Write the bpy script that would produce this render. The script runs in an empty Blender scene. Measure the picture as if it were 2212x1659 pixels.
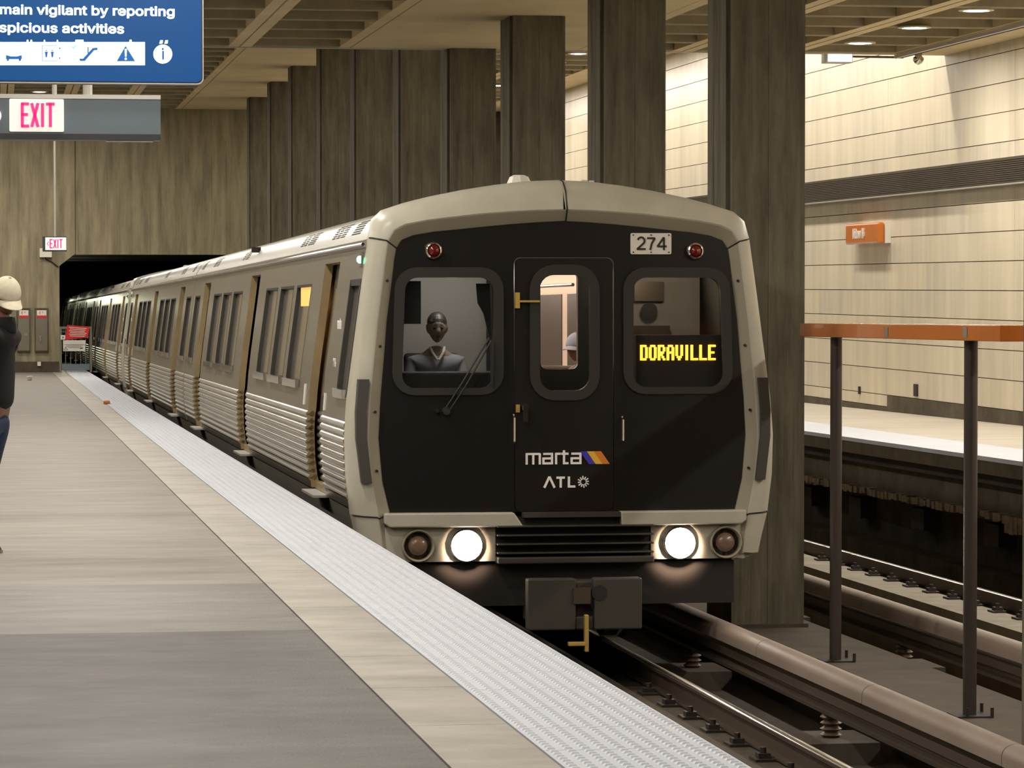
import bpy, bmesh, math, random
from mathutils import Vector, Matrix
random.seed(7)
sc = bpy.context.scene
COL = sc.collection
PI = math.pi
S = .0095                      # the track and platforms fall away from the viewer by about 1 %

# ------------------------------------------------------------------ camera, world, exposure
FPX = 7200.0
PITCH = math.atan(214.5/FPX)
YAW = math.atan(1114*math.cos(PITCH)/FPX)
cam_d = bpy.data.cameras.new('camera'); cam = bpy.data.objects.new('camera', cam_d); COL.objects.link(cam)
cam_d.sensor_width = 36; cam_d.lens = 36*FPX/2212; cam_d.clip_end = 400; cam_d.clip_start = .3
cam.location = (0, 0, 0); cam.rotation_euler = (PI/2-PITCH, 0, -YAW)
sc.camera = cam
w = bpy.data.worlds.new('world'); sc.world = w; w.use_nodes = True
w.node_tree.nodes['Background'].inputs[0].default_value = (.85, .8, .7, 1)
w.node_tree.nodes['Background'].inputs[1].default_value = .07
sc.view_settings.view_transform = 'Standard'; sc.view_settings.look = 'None'
sc.view_settings.exposure = 0.0; sc.view_settings.gamma = 1; sc.view_settings.use_curve_mapping = False
cy = sc.cycles
cy.max_bounces = 5; cy.diffuse_bounces = 3; cy.glossy_bounces = 3; cy.transmission_bounces = 3; cy.use_adaptive_sampling = True; cy.adaptive_threshold = .045; cy.transparent_max_bounces = 8
cy.caustics_reflective = False; cy.caustics_refractive = False; cy.sample_clamp_indirect = 4; cy.use_denoising = True
LAMP_W = 100; LAMP_C = (1.0, .94, .835)
LAMP_R = 112

_F = Vector((math.sin(YAW)*math.cos(PITCH), math.cos(YAW)*math.cos(PITCH), -math.sin(PITCH)))
_R = Vector((math.cos(YAW), -math.sin(YAW), 0)); _U = _R.cross(_F)
def ray(x, y):
    d = _F + _R*((x-1106)/FPX) - _U*((y-829.5)/FPX)
    return d/d.y
def atY(x, y, Y): return ray(x, y)*Y
def atX(x, y, X):
    d = ray(x, y); return d/d.x*X
def zt(h, Y): return -(h+S*Y)           # height of something h below the eye in the sloping track frame

# ------------------------------------------------------------------ materials
MATS = {}
def mat(name, col, rough=.6, metal=0, emit=None, es=0, noise=0, nscale=(3, 3, 3), bump=0, bscale=(40, 40, 40), spec=.5, alpha=None, col2=None, bdist=.01, coat=0):
    if name in MATS: return MATS[name]
    m = bpy.data.materials.new(name); m.use_nodes = True; MATS[name] = m
    nt = m.node_tree; N = nt.nodes; L = nt.links
    b = N['Principled BSDF']
    b.inputs['Base Color'].default_value = (*col, 1); b.inputs['Roughness'].default_value = rough; b.inputs['Metallic'].default_value = metal
    b.inputs['Specular IOR Level'].default_value = spec
    b.inputs['Coat Weight'].default_value = coat
    if emit: b.inputs['Emission Color'].default_value = (*emit, 1); b.inputs['Emission Strength'].default_value = es
    if noise or bump:
        tc = N.new('ShaderNodeTexCoord')
    if noise:
        mp = N.new('ShaderNodeMapping'); mp.inputs['Scale'].default_value = nscale; L.new(tc.outputs['Object'], mp.inputs[0])
        n1 = N.new('ShaderNodeTexNoise'); n1.inputs['Scale'].default_value = 1; n1.inputs['Detail'].default_value = 6; n1.inputs['Roughness'].default_value = .65
        L.new(mp.outputs[0], n1.inputs['Vector'])
        r = N.new('ShaderNodeValToRGB'); r.color_ramp.elements[0].position = .3; r.color_ramp.elements[1].position = .7
        c2 = col2 or tuple(c*(1+noise) for c in col)
        r.color_ramp.elements[0].color = (*[c*(1-noise) for c in col], 1); r.color_ramp.elements[1].color = (*c2, 1)
        L.new(n1.outputs['Fac'], r.inputs[0]); L.new(r.outputs[0], b.inputs['Base Color'])
    if bump:
        mp2 = N.new('ShaderNodeMapping'); mp2.inputs['Scale'].default_value = bscale; L.new(tc.outputs['Object'], mp2.inputs[0])
        n2 = N.new('ShaderNodeTexNoise'); n2.inputs['Scale'].default_value = 1; n2.inputs['Detail'].default_value = 3; L.new(mp2.outputs[0], n2.inputs['Vector'])
        bp = N.new('ShaderNodeBump'); bp.inputs['Strength'].default_value = bump; bp.inputs['Distance'].default_value = bdist
        L.new(n2.outputs['Fac'], bp.inputs['Height']); L.new(bp.outputs[0], b.inputs['Normal'])
    return m
def glass(name, tint, through, rough=.03):
    m = bpy.data.materials.new(name); m.use_nodes = True; nt = m.node_tree; N = nt.nodes; L = nt.links
    N.remove(N['Principled BSDF']); out = N['Material Output']
    t = N.new('ShaderNodeBsdfTransparent'); t.inputs[0].default_value = (*through, 1)
    g = N.new('ShaderNodeBsdfGlossy'); g.inputs['Roughness'].default_value = rough; g.inputs['Color'].default_value = (*tint, 1)
    fr = N.new('ShaderNodeFresnel'); fr.inputs[0].default_value = 1.5
    mx = N.new('ShaderNodeMixShader'); L.new(fr.outputs[0], mx.inputs[0]); L.new(t.outputs[0], mx.inputs[1]); L.new(g.outputs[0], mx.inputs[2]); L.new(mx.outputs[0], out.inputs[0])
    return m
M_conc = mat('board_formed_concrete', (.135, .120, .086), .85, noise=.45, nscale=(6, 6, .9), bump=.5, bscale=(28, 28, 1.2), spec=.25)
M_concD = mat('dark_concrete', (.10, .08, .055), .9, noise=.35, nscale=(2, 2, 2), bump=.4, bscale=(25, 25, 25), spec=.2)
M_concW = mat('end_wall_concrete', (.29, .25, .165), .85, noise=.40, nscale=(4.5, 4.5, .55), bump=.5, bscale=(25, 25, 1), spec=.2)
M_bed = mat('dark_bed_concrete', (.045, .034, .026), .85, noise=.4, nscale=(3, 1, 3), bump=.5, spec=.3)  # dark brown concrete tone with random variation
M_soffit = mat('soffit_concrete', (.74, .62, .385), .85, noise=.10, nscale=(.8, .8, .8), bump=.2, spec=.2)
M_rib = mat('ceiling_rib_concrete', (.36, .31, .21), .85, noise=.2, nscale=(2, 2, 2), spec=.2)
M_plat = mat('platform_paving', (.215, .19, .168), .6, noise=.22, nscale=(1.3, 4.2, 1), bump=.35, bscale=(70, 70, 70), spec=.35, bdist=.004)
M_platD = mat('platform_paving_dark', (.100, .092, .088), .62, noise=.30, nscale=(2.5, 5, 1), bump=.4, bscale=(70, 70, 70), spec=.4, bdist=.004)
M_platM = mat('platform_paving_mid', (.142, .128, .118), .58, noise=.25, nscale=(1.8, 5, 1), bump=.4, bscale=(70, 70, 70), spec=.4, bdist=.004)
M_gran = mat('granite_edging', (.35, .32, .285), .5, noise=.25, nscale=(1.5, 2.5, 1), bump=.1, bscale=(50, 50, 50), spec=.4)
M_tact = mat('white_tactile', (.555, .575, .635), .5, noise=.05, nscale=(1, 1, 1), spec=.4)
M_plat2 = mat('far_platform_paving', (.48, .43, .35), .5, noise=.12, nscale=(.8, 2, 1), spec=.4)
M_tile = mat('cream_wall_tile', (.70, .61, .46), .35, noise=.13, nscale=(1.5, 2.4, .22), spec=.4)
M_tile2 = mat('cream_wall_tile_b', (.66, .58, .45), .35, noise=.15, nscale=(1.5, 3.1, .3), spec=.4)
M_grout = mat('grout', (.30, .22, .10), .9)
M_louv = mat('bronze_louvre', (.11, .085, .06), .4, .5)
M_edge = mat('pale_metal_trim', (.6, .58, .54), .35, .6)
M_steel = mat('brushed_stainless', (.375, .345, .295), .33, .85, noise=.08, nscale=(3, .6, 12), bump=.06, bscale=(4, 2, 200), bdist=.002)
M_roof = mat('roof_steel', (.44, .415, .37), .33, .75, noise=.06, nscale=(2, .5, 2))
M_jamb = mat('tan_door_jamb', (.33, .24, .12), .45, .35, noise=.15, nscale=(5, 5, 3))
M_frame = mat('cream_nose_cap', (.48, .45, .37), .38, noise=.1, nscale=(3, 3, 2), spec=.45)
M_bevel = mat('nose_inner_bevel', (.33, .30, .22), .45)
M_mask = mat('black_nose_mask', (.008, .006, .0055), .33, spec=.5)
M_door = mat('black_end_door', (.009, .0065, .006), .35, spec=.5)
M_gask = mat('rubber_gasket', (.022, .019, .015), .55)
M_dark = mat('underframe_black', (.018, .013, .011), .7)
M_rub = mat('dark_rubber_bar', (.05, .042, .035), .6)
M_skirt = mat('dark_skirt_steel', (.20, .18, .15), .6, .3)  # darker steel tone for the strip below the corrugation
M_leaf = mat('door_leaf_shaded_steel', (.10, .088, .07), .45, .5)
M_chrome = mat('chrome', (.75, .72, .68), .15, 1)
M_red = mat('red_lens', (.10, .004, .004), .12, emit=(.5, .01, .01), es=.03, coat=.5)
M_white = mat('white_enamel', (.78, .74, .66), .4)
M_blackp = mat('black_paint', (.02, .018, .015), .5)
M_head = mat('headlight_lit', (1, .9, .8), .3, emit=(1, .88, .74), es=60)
M_lens = mat('unlit_lens', (.20, .13, .09), .15, spec=.6, coat=.5)
M_amber = mat('amber_led', (.9, .5, .05), .5, emit=(1, .52, .04), es=3.4)
M_green = mat('green_lamp', (.1, .8, .4), .4, emit=(.12, 1, .5), es=8)
M_pale = mat('pale_vinyl', (.85, .8, .75), .4, emit=(.8, .75, .7), es=.08)
M_blue = mat('blue_stripe', (.06, .05, .42), .4)
M_yel = mat('yellow_stripe', (.85, .5, .05), .4)
M_ora = mat('orange_stripe', (.75, .22, .03), .4)
M_glass = glass('windscreen_glass', (.9, .9, 1), (.72, .72, .72))
M_sglass = mat('tinted_side_glass', (.80, .73, .64), .14, .85, coat=.3)
M_cab = mat('cab_lining', (.32, .30, .27), .7)
M_sal = mat('saloon_lining', (.78, .64, .50), .5)
M_salD = mat('saloon_dark_panel', (.04, .04, .035), .3)
M_orange = mat('orange_enamel', (.62, .17, .022), .25, noise=.06, coat=.4)
M_post = mat('dark_brown_post', (.055, .042, .035), .4, .2)
M_cover = mat('third_rail_cover', (.27, .205, .165), .55, noise=.12, nscale=(4, 1, 4))
M_rail = mat('rail_steel', (.10, .07, .05), .6, .5)
M_railtop = mat('polished_rail_head', (.9, .85, .78), .22, 1)
M_fast = mat('rail_fastener', (.04, .03, .025), .6, .3)
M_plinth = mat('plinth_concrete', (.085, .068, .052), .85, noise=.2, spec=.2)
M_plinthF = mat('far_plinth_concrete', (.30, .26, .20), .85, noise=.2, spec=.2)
M_screen = mat('screen_blue', (0, .02, .08), .3, emit=(.003, .062, .205), es=1.0)
M_case = mat('display_casing', (.05, .05, .055), .4, .3)
M_txt = mat('screen_white', (1, 1, 1), .5, emit=(.92, .96, 1), es=1.35)
M_icon = mat('screen_icon_blue', (0, .05, .2), .5, emit=(.01, .09, .30), es=1)
M_signal = mat('grey_sign_panel', (.16, .20, .235), .45, .3)
M_lit = mat('lit_sign_face', (.8, .77, .7), .5, emit=(.9, .88, .82), es=.52)
M_pink = mat('exit_letter_red', (.8, .03, .12), .5, emit=(1, .025, .20), es=.95)
M_signred = mat('red_sign', (.55, .02, .02), .5, emit=(.5, .01, .01), es=.15)
M_skin = mat('skin', (.20, .085, .05), .55)
M_skinL = mat('skin_light', (.42, .22, .17), .55)
M_skinD = mat('skin_brown', (.30, .22, .17), .6)
M_black = mat('black_jacket', (.006, .006, .008), .85, bump=.3, bscale=(20, 20, 20))
M_jean = mat('blue_jeans', (.03, .045, .10), .85, bump=.2, bscale=(120, 120, 120))
M_cap = mat('cream_cap_cloth', (.66, .61, .47), .85, noise=.12, nscale=(12, 12, 12))
M_gcap = mat('grey_cap_cloth', (.35, .36, .42), .8)
M_shirt = mat('blue_grey_shirt', (.27, .27, .30), .8)
M_shoe = mat('brown_shoe', (.10, .05, .03), .5)
M_shoeS = mat('shoe_sole', (.3, .26, .2), .7)
M_brass = mat('yellow_hook_paint', (.62, .40, .10), .4, .3)
M_ins = mat('insulator_brown', (.10, .065, .045), .4)
M_lamp = mat('downlight_lens', (1, .95, .85), .4, emit=(1, .93, .8), es=30)
M_ring = mat('downlight_ring', (.75, .7, .6), .4)
M_cabin = mat('phone_cabinet_grey', (.20, .18, .13), .5, .3)
M_cup = mat('paper_cup_white', (.8, .8, .78), .6)
M_ragged = mat('sprayed_insulation', (.25, .2, .14), 1, noise=.4, nscale=(14, 14, 14))

# ------------------------------------------------------------------ mesh helpers
class MB:
    def __init__(s): s.v = []; s.f = []; s.mi = []; s.cm = 0
    def m(s, i): s.cm = i; return s
    def poly(s, pts, faces):
        o = len(s.v); s.v += [tuple(p) for p in pts]
        s.f += [tuple(o+i for i in f) for f in faces]; s.mi += [s.cm]*len(faces); return s
    def hexa(s, p):       # 8 corners: bottom 4 then top 4 (both counter-clockwise)
        return s.poly(p, [(3, 2, 1, 0), (4, 5, 6, 7), (0, 1, 5, 4), (1, 2, 6, 5), (2, 3, 7, 6), (3, 0, 4, 7)])
    def box(s, x0, x1, y0, y1, z0, z1):
        return s.hexa([(x0, y0, z0), (x1, y0, z0), (x1, y1, z0), (x0, y1, z0), (x0, y0, z1), (x1, y0, z1), (x1, y1, z1), (x0, y1, z1)])
    def tbox(s, x0, x1, y0, y1, h0, h1):   # box in the sloping track frame, h = depth below the eye
        a, b, c, d = zt(h0, y0), zt(h0, y1), zt(h1, y0), zt(h1, y1)
        return s.hexa([(x0, y0, a), (x1, y0, a), (x1, y1, b), (x0, y1, b), (x0, y0, c), (x1, y0, c), (x1, y1, d), (x0, y1, d)])
    def prism(s, pts, fn, a, b):    # 2D polygon pts, fn(u,v,t) -> 3D
        n = len(pts); P = [fn(u, v, a) for u, v in pts]+[fn(u, v, b) for u, v in pts]
        return s.poly(P, [tuple(range(n))[::-1], tuple(range(n, 2*n))]+[(i, (i+1) % n, n+(i+1) % n, n+i) for i in range(n)])
    def cyl(s, p, q, r, n=12, r2=None):
        p = Vector(p); q = Vector(q); d = (q-p).normalized(); a = d.orthogonal().normalized(); b = d.cross(a)
        r2 = r if r2 is None else r2
        P = [p+(a*math.cos(t)+b*math.sin(t))*r for t in [2*PI*i/n for i in range(n)]]+[q+(a*math.cos(t)+b*math.sin(t))*r2 for t in [2*PI*i/n for i in range(n)]]
        return s.poly(P, [tuple(range(n))[::-1], tuple(range(n, 2*n))]+[(i, (i+1) % n, n+(i+1) % n, n+i) for i in range(n)])
    def tube(s, path, r, n=8):
        path = [Vector(p) for p in path]; rings = []
        for i, p in enumerate(path):
            d = (path[min(i+1, len(path)-1)]-path[max(i-1, 0)]).normalized()
            ref = Vector((0, 0, 1)) if abs(d.z) < .9 else Vector((0, 1, 0))
            a = d.cross(ref).normalized(); b = d.cross(a)
            rings.append([p+(a*math.cos(2*PI*k/n)+b*math.sin(2*PI*k/n))*r for k in range(n)])
        return s.loft(rings, closed=True, caps=True)
    def loft(s, rings, closed=False, caps=False):
        n = len(rings[0]); P = [p for r in rings for p in r]; F = []
        for i in range(len(rings)-1):
            for k in range(n if closed else n-1):
                F.append((i*n+k, i*n+(k+1) % n, (i+1)*n+(k+1) % n, (i+1)*n+k))
        if caps: F += [tuple(range(n))[::-1], tuple((len(rings)-1)*n+k for k in range(n))]
        return s.poly(P, F)
    def lathe(s, prof, c, axis='y', n=24, sgn=1):    # prof: (r, t)
        rings = []
        for r, t in prof:
            ring = []
            for k in range(n):
                a = 2*PI*k/n; u, v = r*math.cos(a), r*math.sin(a)
                ring.append({'y': (c[0]+u, c[1]+t, c[2]+v), 'z': (c[0]+u, c[1]+v, c[2]+t), 'x': (c[0]+t, c[1]+u, c[2]+v)}[axis])
            rings.append(ring)
        return s.loft(rings, closed=True, caps=True)
    def mesh(s, name, mats):
        me = bpy.data.meshes.new(name); me.from_pydata(s.v, [], s.f)
        for m_ in (mats if isinstance(mats, (list, tuple)) else [mats]): me.materials.append(m_)
        me.polygons.foreach_set('material_index', s.mi)
        bm = bmesh.new(); bm.from_mesh(me); bmesh.ops.recalc_face_normals(bm, faces=bm.faces); bm.to_mesh(me); bm.free()
        return me
    def build(s, name, mats, parent=None, smooth=False, bevel=0, loc=None, auto=None):
        me = s.mesh(name, mats)
        if smooth or auto: me.polygons.foreach_set('use_smooth', [True]*len(me.polygons))
        if auto:
            try: me.set_sharp_from_angle(angle=math.radians(auto))
            except Exception: pass
        o = bpy.data.objects.new(name, me); COL.objects.link(o)
        if parent: o.parent = parent
        if loc: o.location = loc
        if bevel:
            b = o.modifiers.new('bevel', 'BEVEL'); b.width = bevel; b.segments = 2; b.limit_method = 'ANGLE'
        return o
def tag(o, label, cat, group=None):
    o['label'] = label; o['category'] = cat
    if group: o['group'] = group
    return o
def empty(name, loc, label=None, cat=None, group=None, rot=(0, 0, 0)):
    o = bpy.data.objects.new(name, None); COL.objects.link(o); o.location = loc; o.rotation_euler = rot; o.empty_display_size = .2
    if label: tag(o, label, cat, group)
    return o
def struct(o): o['kind'] = 'structure'; return o
def inst(me, name, parent, loc=(0, 0, 0), rot=(0, 0, 0), scale=None):
    o = bpy.data.objects.new(name, me); COL.objects.link(o); o.parent = parent; o.location = loc; o.rotation_euler = rot
    if scale: o.scale = scale
    return o
def copy_tree(o, parent=None):
    c = o.copy(); COL.objects.link(c)
    if parent: c.parent = parent
    for ch in list(o.children): copy_tree(ch, c)
    return c
DG = bpy.context.evaluated_depsgraph_get
def bake(o):
    COL.objects.link(o); dg = DG(); dg.update(); me = bpy.data.meshes.new_from_object(o.evaluated_get(dg)); d = o.data
    bpy.data.objects.remove(o)
    return me
def plate(name, outer, holes, y0, y1, m, parent, smooth=False):     # a flat XZ plate with holes, from y0 to y1
    cu = bpy.data.curves.new('t', 'CURVE'); cu.dimensions = '2D'; cu.fill_mode = 'BOTH'; cu.extrude = abs(y1-y0)/2
    for pts in [outer]+holes:
        sp = cu.splines.new('POLY'); sp.points.add(len(pts)-1); sp.use_cyclic_u = True
        for i, (x, z) in enumerate(pts): sp.points[i].co = (x, z, 0, 1)
    me = bake(bpy.data.objects.new('t', cu))
    ym = (y0+y1)/2
    for v in me.vertices: x, z, t = v.co; v.co = (x, ym+t, z)
    me.materials.clear(); me.materials.append(m); me.name = name
    me.flip_normals()
    o = bpy.data.objects.new(name, me); COL.objects.link(o); o.parent = parent
    return o
try: FONT = bpy.data.fonts.load(bpy.utils.system_resource('DATAFILES')+'/fonts/Inter.woff2')
except Exception: FONT = None
def text_mesh(s, size, m, depth=.004, bold=0, align='CENTER', wx=1.0, spacing=1.0):
    cu = bpy.data.curves.new('t', 'FONT'); cu.body = s; cu.size = size; cu.extrude = depth/2; cu.offset = bold; cu.align_x = align; cu.align_y = 'CENTER'; cu.space_character = spacing
    cu.resolution_u = 3
    if FONT: cu.font = FONT
    me = bake(bpy.data.objects.new('t', cu))
    for v in me.vertices: v.co.x *= wx
    me.materials.clear(); me.materials.append(m)
    return me
def text(s, size, m, parent, loc, rot=(PI/2, 0, 0), name='lettering', **k):
    me = text_mesh(s, size, m, **k); me.name = name
    return inst(me, name, parent, loc, rot)
def rrect(x0, x1, z0, z1, r, n=5):
    P = []
    for cx, cz, a0 in ((x1-r, z1-r, 0), (x0+r, z1-r, 90), (x0+r, z0+r, 180), (x1-r, z0+r, 270)):
        for i in range(n+1):
            a = math.radians(a0+90*i/n); P.append((cx+r*math.cos(a), cz+r*math.sin(a)))
    return P
def rpoly(pts, r, n=5):
    P = []; N = len(pts)
    for i in range(N):
        p = Vector(pts[i]); a = (Vector(pts[i-1])-p).normalized(); b = (Vector(pts[(i+1) % N])-p).normalized()
        h = math.acos(max(-1, min(1, a.dot(b))))/2; t = r/math.tan(h); c = p+(a+b).normalized()*(r/math.sin(h))
        s0 = p+a*t-c; s1 = p+b*t-c; a0 = math.atan2(s0.y, s0.x); a1 = math.atan2(s1.y, s1.x); d = (a1-a0+PI) % (2*PI)-PI
        for k in range(n+1): P.append((c.x+r*math.cos(a0+d*k/n), c.y+r*math.sin(a0+d*k/n)))
    return P
def strokes(mb, segs, w, fn, a, b):  # thick 2D line segments
    for (x0, z0, x1, z1) in segs:
        d = Vector((x1-x0, z1-z0)); n = Vector((-d.y, d.x)).normalized()*w/2
        mb.prism([(x0-n.x, z0-n.y), (x1-n.x, z1-n.y), (x1+n.x, z1+n.y), (x0+n.x, z0+n.y)], fn, a, b)

# ================================================================== SETTING
Y0, YS, YE = -18.0, 46.0, 88.4       # start of hall, step in the ceiling, end wall
XW, XL = 13.4, -7.5                  # right wall, left wall
ZL, ZU = 3.27, 4.63                  # low and high ceiling undersides
XE = 2.40                            # platform edge
# --- near platform
fl = struct(MB().tbox(XL, 1.0, Y0, YE-.05, 3.1, 1.50).build('floor', M_concD))
slabs = [Y0, -6, 0, 6, 12, 18, 24.6, 30.6, 36.6, 42.6, 48.6, 56.6, 64.6, 72.6, 80.6, YE-.05]
sl_x = [XL, -4.5, -1.5, 1.44]
# joint across the paving seen at about 27.4 m
slabs = [Y0, -8.9, -2.9, 3.1, 9.4, 15.45, 18.2, 21.2, 27.35, 33.4, 39.4, 45.4, 51.4, 57.4, 63.4, 69.4, 75.4, 81.4, YE-.05]
for i in range(len(slabs)-1):
    if slabs[i+1] < 4: continue
    for k in range(3):
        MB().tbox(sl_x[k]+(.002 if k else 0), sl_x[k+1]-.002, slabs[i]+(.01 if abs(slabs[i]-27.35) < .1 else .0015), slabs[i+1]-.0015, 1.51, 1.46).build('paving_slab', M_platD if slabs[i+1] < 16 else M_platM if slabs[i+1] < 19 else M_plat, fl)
MB().tbox(XL, 1.44, Y0, 3.2, 1.51, 1.461).build('paving_slab', M_plat, fl)
MB().tbox(1.0, XE-.12, Y0, YE+22, 3.1, 1.50).build('edge_beam', M_concD, fl)
MB().tbox(XE-.13, XE, Y0, YE+22, 1.75, 1.50).build('edge_nosing', M_concD, fl)
y = 3.2
gm = None
while y < YE+10:
    L_ = 1.22
    MB().tbox(1.446, 1.797, y+.003, y+L_-.003, 1.51, 1.458).build('granite_slab', M_gran, fl); y += L_
# tactile panels: 0.61 m squares carrying rows of domes
pm = MB().box(-.296, .296, 0, .603, -.05, 0)
for i in range(10):
    for j in range(10):
        cx, cyy = -.267+.0593*i, .034+.0593*j; a, b_, h = .017, .010, .007
        pm.poly([(cx-a, cyy-a, 0), (cx+a, cyy-a, 0), (cx+a, cyy+a, 0), (cx-a, cyy+a, 0), (cx-b_, cyy-b_, h), (cx+b_, cyy-b_, h), (cx+b_, cyy+b_, h), (cx-b_, cyy+b_, h)],
                [(4, 5, 6, 7), (0, 1, 5, 4), (1, 2, 6, 5), (2, 3, 7, 6), (3, 0, 4, 7)])
pme = pm.mesh('tactile_panel', M_tact)
y = 6.1
while y < YE+10:
    inst(pme, 'tactile_panel', fl, (2.10, y, zt(1.455, y)), (-math.atan(S), 0, 0)); y += .609
MB().tbox(1.8, XE, Y0, 6.09, 1.51, 1.455).build('tactile_strip', M_tact, fl)
# --- track bed, curb between the tracks, far platform
bed = struct(MB().tbox(XE-.1, 10.6, Y0, 235, 3.3, 3.0).build('floor_track_bed', M_bed)); bed['label'] = 'dark concrete track bed'
curb = MB().tbox(6.02, 7.02, Y0, 235, 3.05, 2.68).build('kerb', M_plinth, bed)
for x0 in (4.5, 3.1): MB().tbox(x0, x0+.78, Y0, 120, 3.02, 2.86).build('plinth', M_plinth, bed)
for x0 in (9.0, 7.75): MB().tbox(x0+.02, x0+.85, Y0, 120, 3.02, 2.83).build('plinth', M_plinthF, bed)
fp2 = struct(MB().tbox(10.75, XW+.3, Y0, YE+10, 3.2, 1.62).build('floor_far_platform', M_concD))
y = Y0
while y < YE:
    MB().tbox(11.0, XW-.01, y+.004, y+3.99, 1.63, 1.46).build('paving_slab', M_plat2, fp2); y += 4
y = Y0
while y < YE:
    MB().tbox(10.07, 10.995, y+.003, y+1.217, 1.50, 1.455).build('tactile_panel', M_tact, fp2); y += 1.22
MB().tbox(10.08, 11.0, Y0, YE, 1.64, 1.50).build('edge_nosing', M_concD, fp2); MB().tbox(10.22, 10.9, Y0, YE, 1.76, 1.64).build('edge_recess', M_bed, fp2)
MB().tbox(10.35, 10.9, Y0, YE, 2.12, 1.75).build('edge_beam', M_concD, fp2)
# ragged sprayed coat hanging under the far edge beam
rg = MB(); pr = None; y = 20
while y < 60:
    hb = 2.12+.03*random.random()+(.10 if y < 33 else 0)
    rg.tbox(10.22+.05*random.random(), 10.5, y, y+.13, hb, 2.05+.02*random.random()); y += .12
o = rg.build('sprayed_coating', M_ragged, fp2); o['kind'] = 'stuff'
for x_, y_ in ((1750, 1070), (1855, 1095), (1990, 1120), (2150, 1155)):
    p = atX(x_, y_, 10.6); MB().box(10.55, 10.75, p.y-.28, p.y+.28, p.z-.12, p.z+.12).build('anchor_block', M_plinth, fp2)
MB().tbox(10.45, 10.8, Y0, YE, 3.05, 2.75).build('ledge', M_concD, fp2)

# --- columns between the tracks
def column(name, yb, ztop, label):
    r = empty(name, (6.19, yb-.9, zt(2.68, yb)), label, 'column', 'concrete columns between the tracks')
    h = ztop-zt(2.68, yb)
    m = MB().box(.035, .65, .02, .88, 0, h)
    xs = [.028, .20, .345, .50, .628, .67]
    for i in range(5):        # board marks: strips standing slightly uneven
        d = [.002, .003, 0, .004, .016][i]
        m.box(xs[i]+.0006, xs[i+1]-.0006, d-.004, .05, 0, h)
    ys = [.12, .36, .62, .865, .89]
    for i in range(4):
        d = [.0, .003, .001, .012][i]
        m.box(d-.001, .05, ys[i]+.0006, ys[i+1]-.0006, 0, h); m.box(.62, .67-d*.5, ys[i]+.0006, ys[i+1]-.0006, 0, h)
    m.build('shaft', M_conc, r)
    MB().box(-.03, .70, -.03, .93, -.02, .04).build('footing', M_plinth, r)
    return r
cb = [28.8, 34.83, 41.0, 46.69, 52.36, 58.84, 65.06, 71.44, 76.99, 83.32]
cl = ['column beside the train nose, in front of the orange sign rail', 'second column behind the train roof, light wall on both sides', 'third column, behind the white roof aerial',
      'fourth column at the step of the ceiling', 'fifth column, first under the high ceiling', 'sixth column in the receding row', 'seventh column in the receding row', 'eighth column, fourth from the end wall', 'ninth column, next to last before the end wall', 'last column, against the end wall']
for i, yb in enumerate(cb):
    column('concrete_column', yb, (ZL if yb < YS+1 else ZU)+.1, 'brown board-marked concrete '+cl[i])
column('concrete_column', atX(2207, 700, 6.19).y, ZL+.1, 'nearest concrete column, a sliver at the right edge of the picture')

# --- ceiling: low waffle of ribs, plain soffit over the train, high ceiling beyond the step
ceil = struct(MB().box(XL-.3, XW+.3, Y0-.3, YS+.02, ZL+.34, ZL+.6).build('ceiling', M_rib))
ceil2 = struct(MB().box(XL-.3, XW+.3, YS-.1, YE+.3, ZU+.34, ZU+.6).build('ceiling_high', M_rib))
def soffit(c, a, b, z, nm='soffit_panel'):
    y = a
    while y < b-.1:
        e = min(b, y+6.05)
        MB().box(4.86, 8.02, y+.004, e-.004, z, z+.35).build(nm, M_soffit, c); y = e
soffit(ceil, Y0, YS, ZL); soffit(ceil2, YS+.02, YE, ZU)
def beam(c, x, a, b, z, w=.32):
    MB().box(x-w/2, x-.012, a, b, z, z+.35).build('beam_half', M_soffit, c); MB().box(x+.012, x+w/2, a, b, z, z+.35).build('beam_half', M_soffit, c)
for x in [XL+.3, -5.8, -4.28, -2.76, -1.24, .28, 1.8, 3.32, 9.52, 11.03]:
    beam(ceil, x, Y0, YS, ZL); beam(ceil2, x, YS, YE, ZU)
for c, a, b, z in ((ceil, Y0, YS, ZL), (ceil2, YS, YE, ZU)):
    MB().box(4.68, 4.835, a, b, z, z+.35).build('soffit_edge', M_soffit, c); MB().box(8.03, 8.2, a, b, z, z+.35).build('soffit_edge', M_soffit, c)
    MB().box(12.55, XW+.1, a, b, z, z+.35).build('soffit_edge', M_soffit, c)
bays = [(3.48, 4.68), (1.96, 3.16), (.44, 1.64), (-1.08, .12), (-2.6, -1.4), (-4.12, -2.92), (-5.64, -4.44), (-7.2, -5.96), (8.2, 9.36), (9.68, 10.87), (11.19, 12.55)]
ys = [39.58-1.535*k for k in range(-4, 3)]
for yy in ys:
    for (a, b) in bays:
        if b > .5 and yy < YS: MB().box(a, b, yy, yy+.24, ZL+.002, ZL+.35).build('rib', M_rib, ceil)
rest = MB()
for k in range(3, 38):
    yy = 39.58-1.535*k
    if yy < Y0: break
    for (a, b) in bays: rest.box(a, b, yy, yy+.24, ZL+.002, ZL+.35)
for yy in ys:
    for (a, b) in bays:
        if b <= .5: rest.box(a, b, yy, min(YS, yy+.24), ZL+.002, ZL+.35)
rest.build('ribs_out_of_sight', M_rib, ceil)['kind'] = 'stuff'
rest = MB(); yy = YS+.3
while yy < YE-.3:
    for (a, b) in bays: rest.box(a, b, yy, yy+.34, ZU+.002, ZU+.35)
    yy += 1.535
rest.build('far_ribs', M_rib, ceil2)['kind'] = 'stuff'
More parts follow.
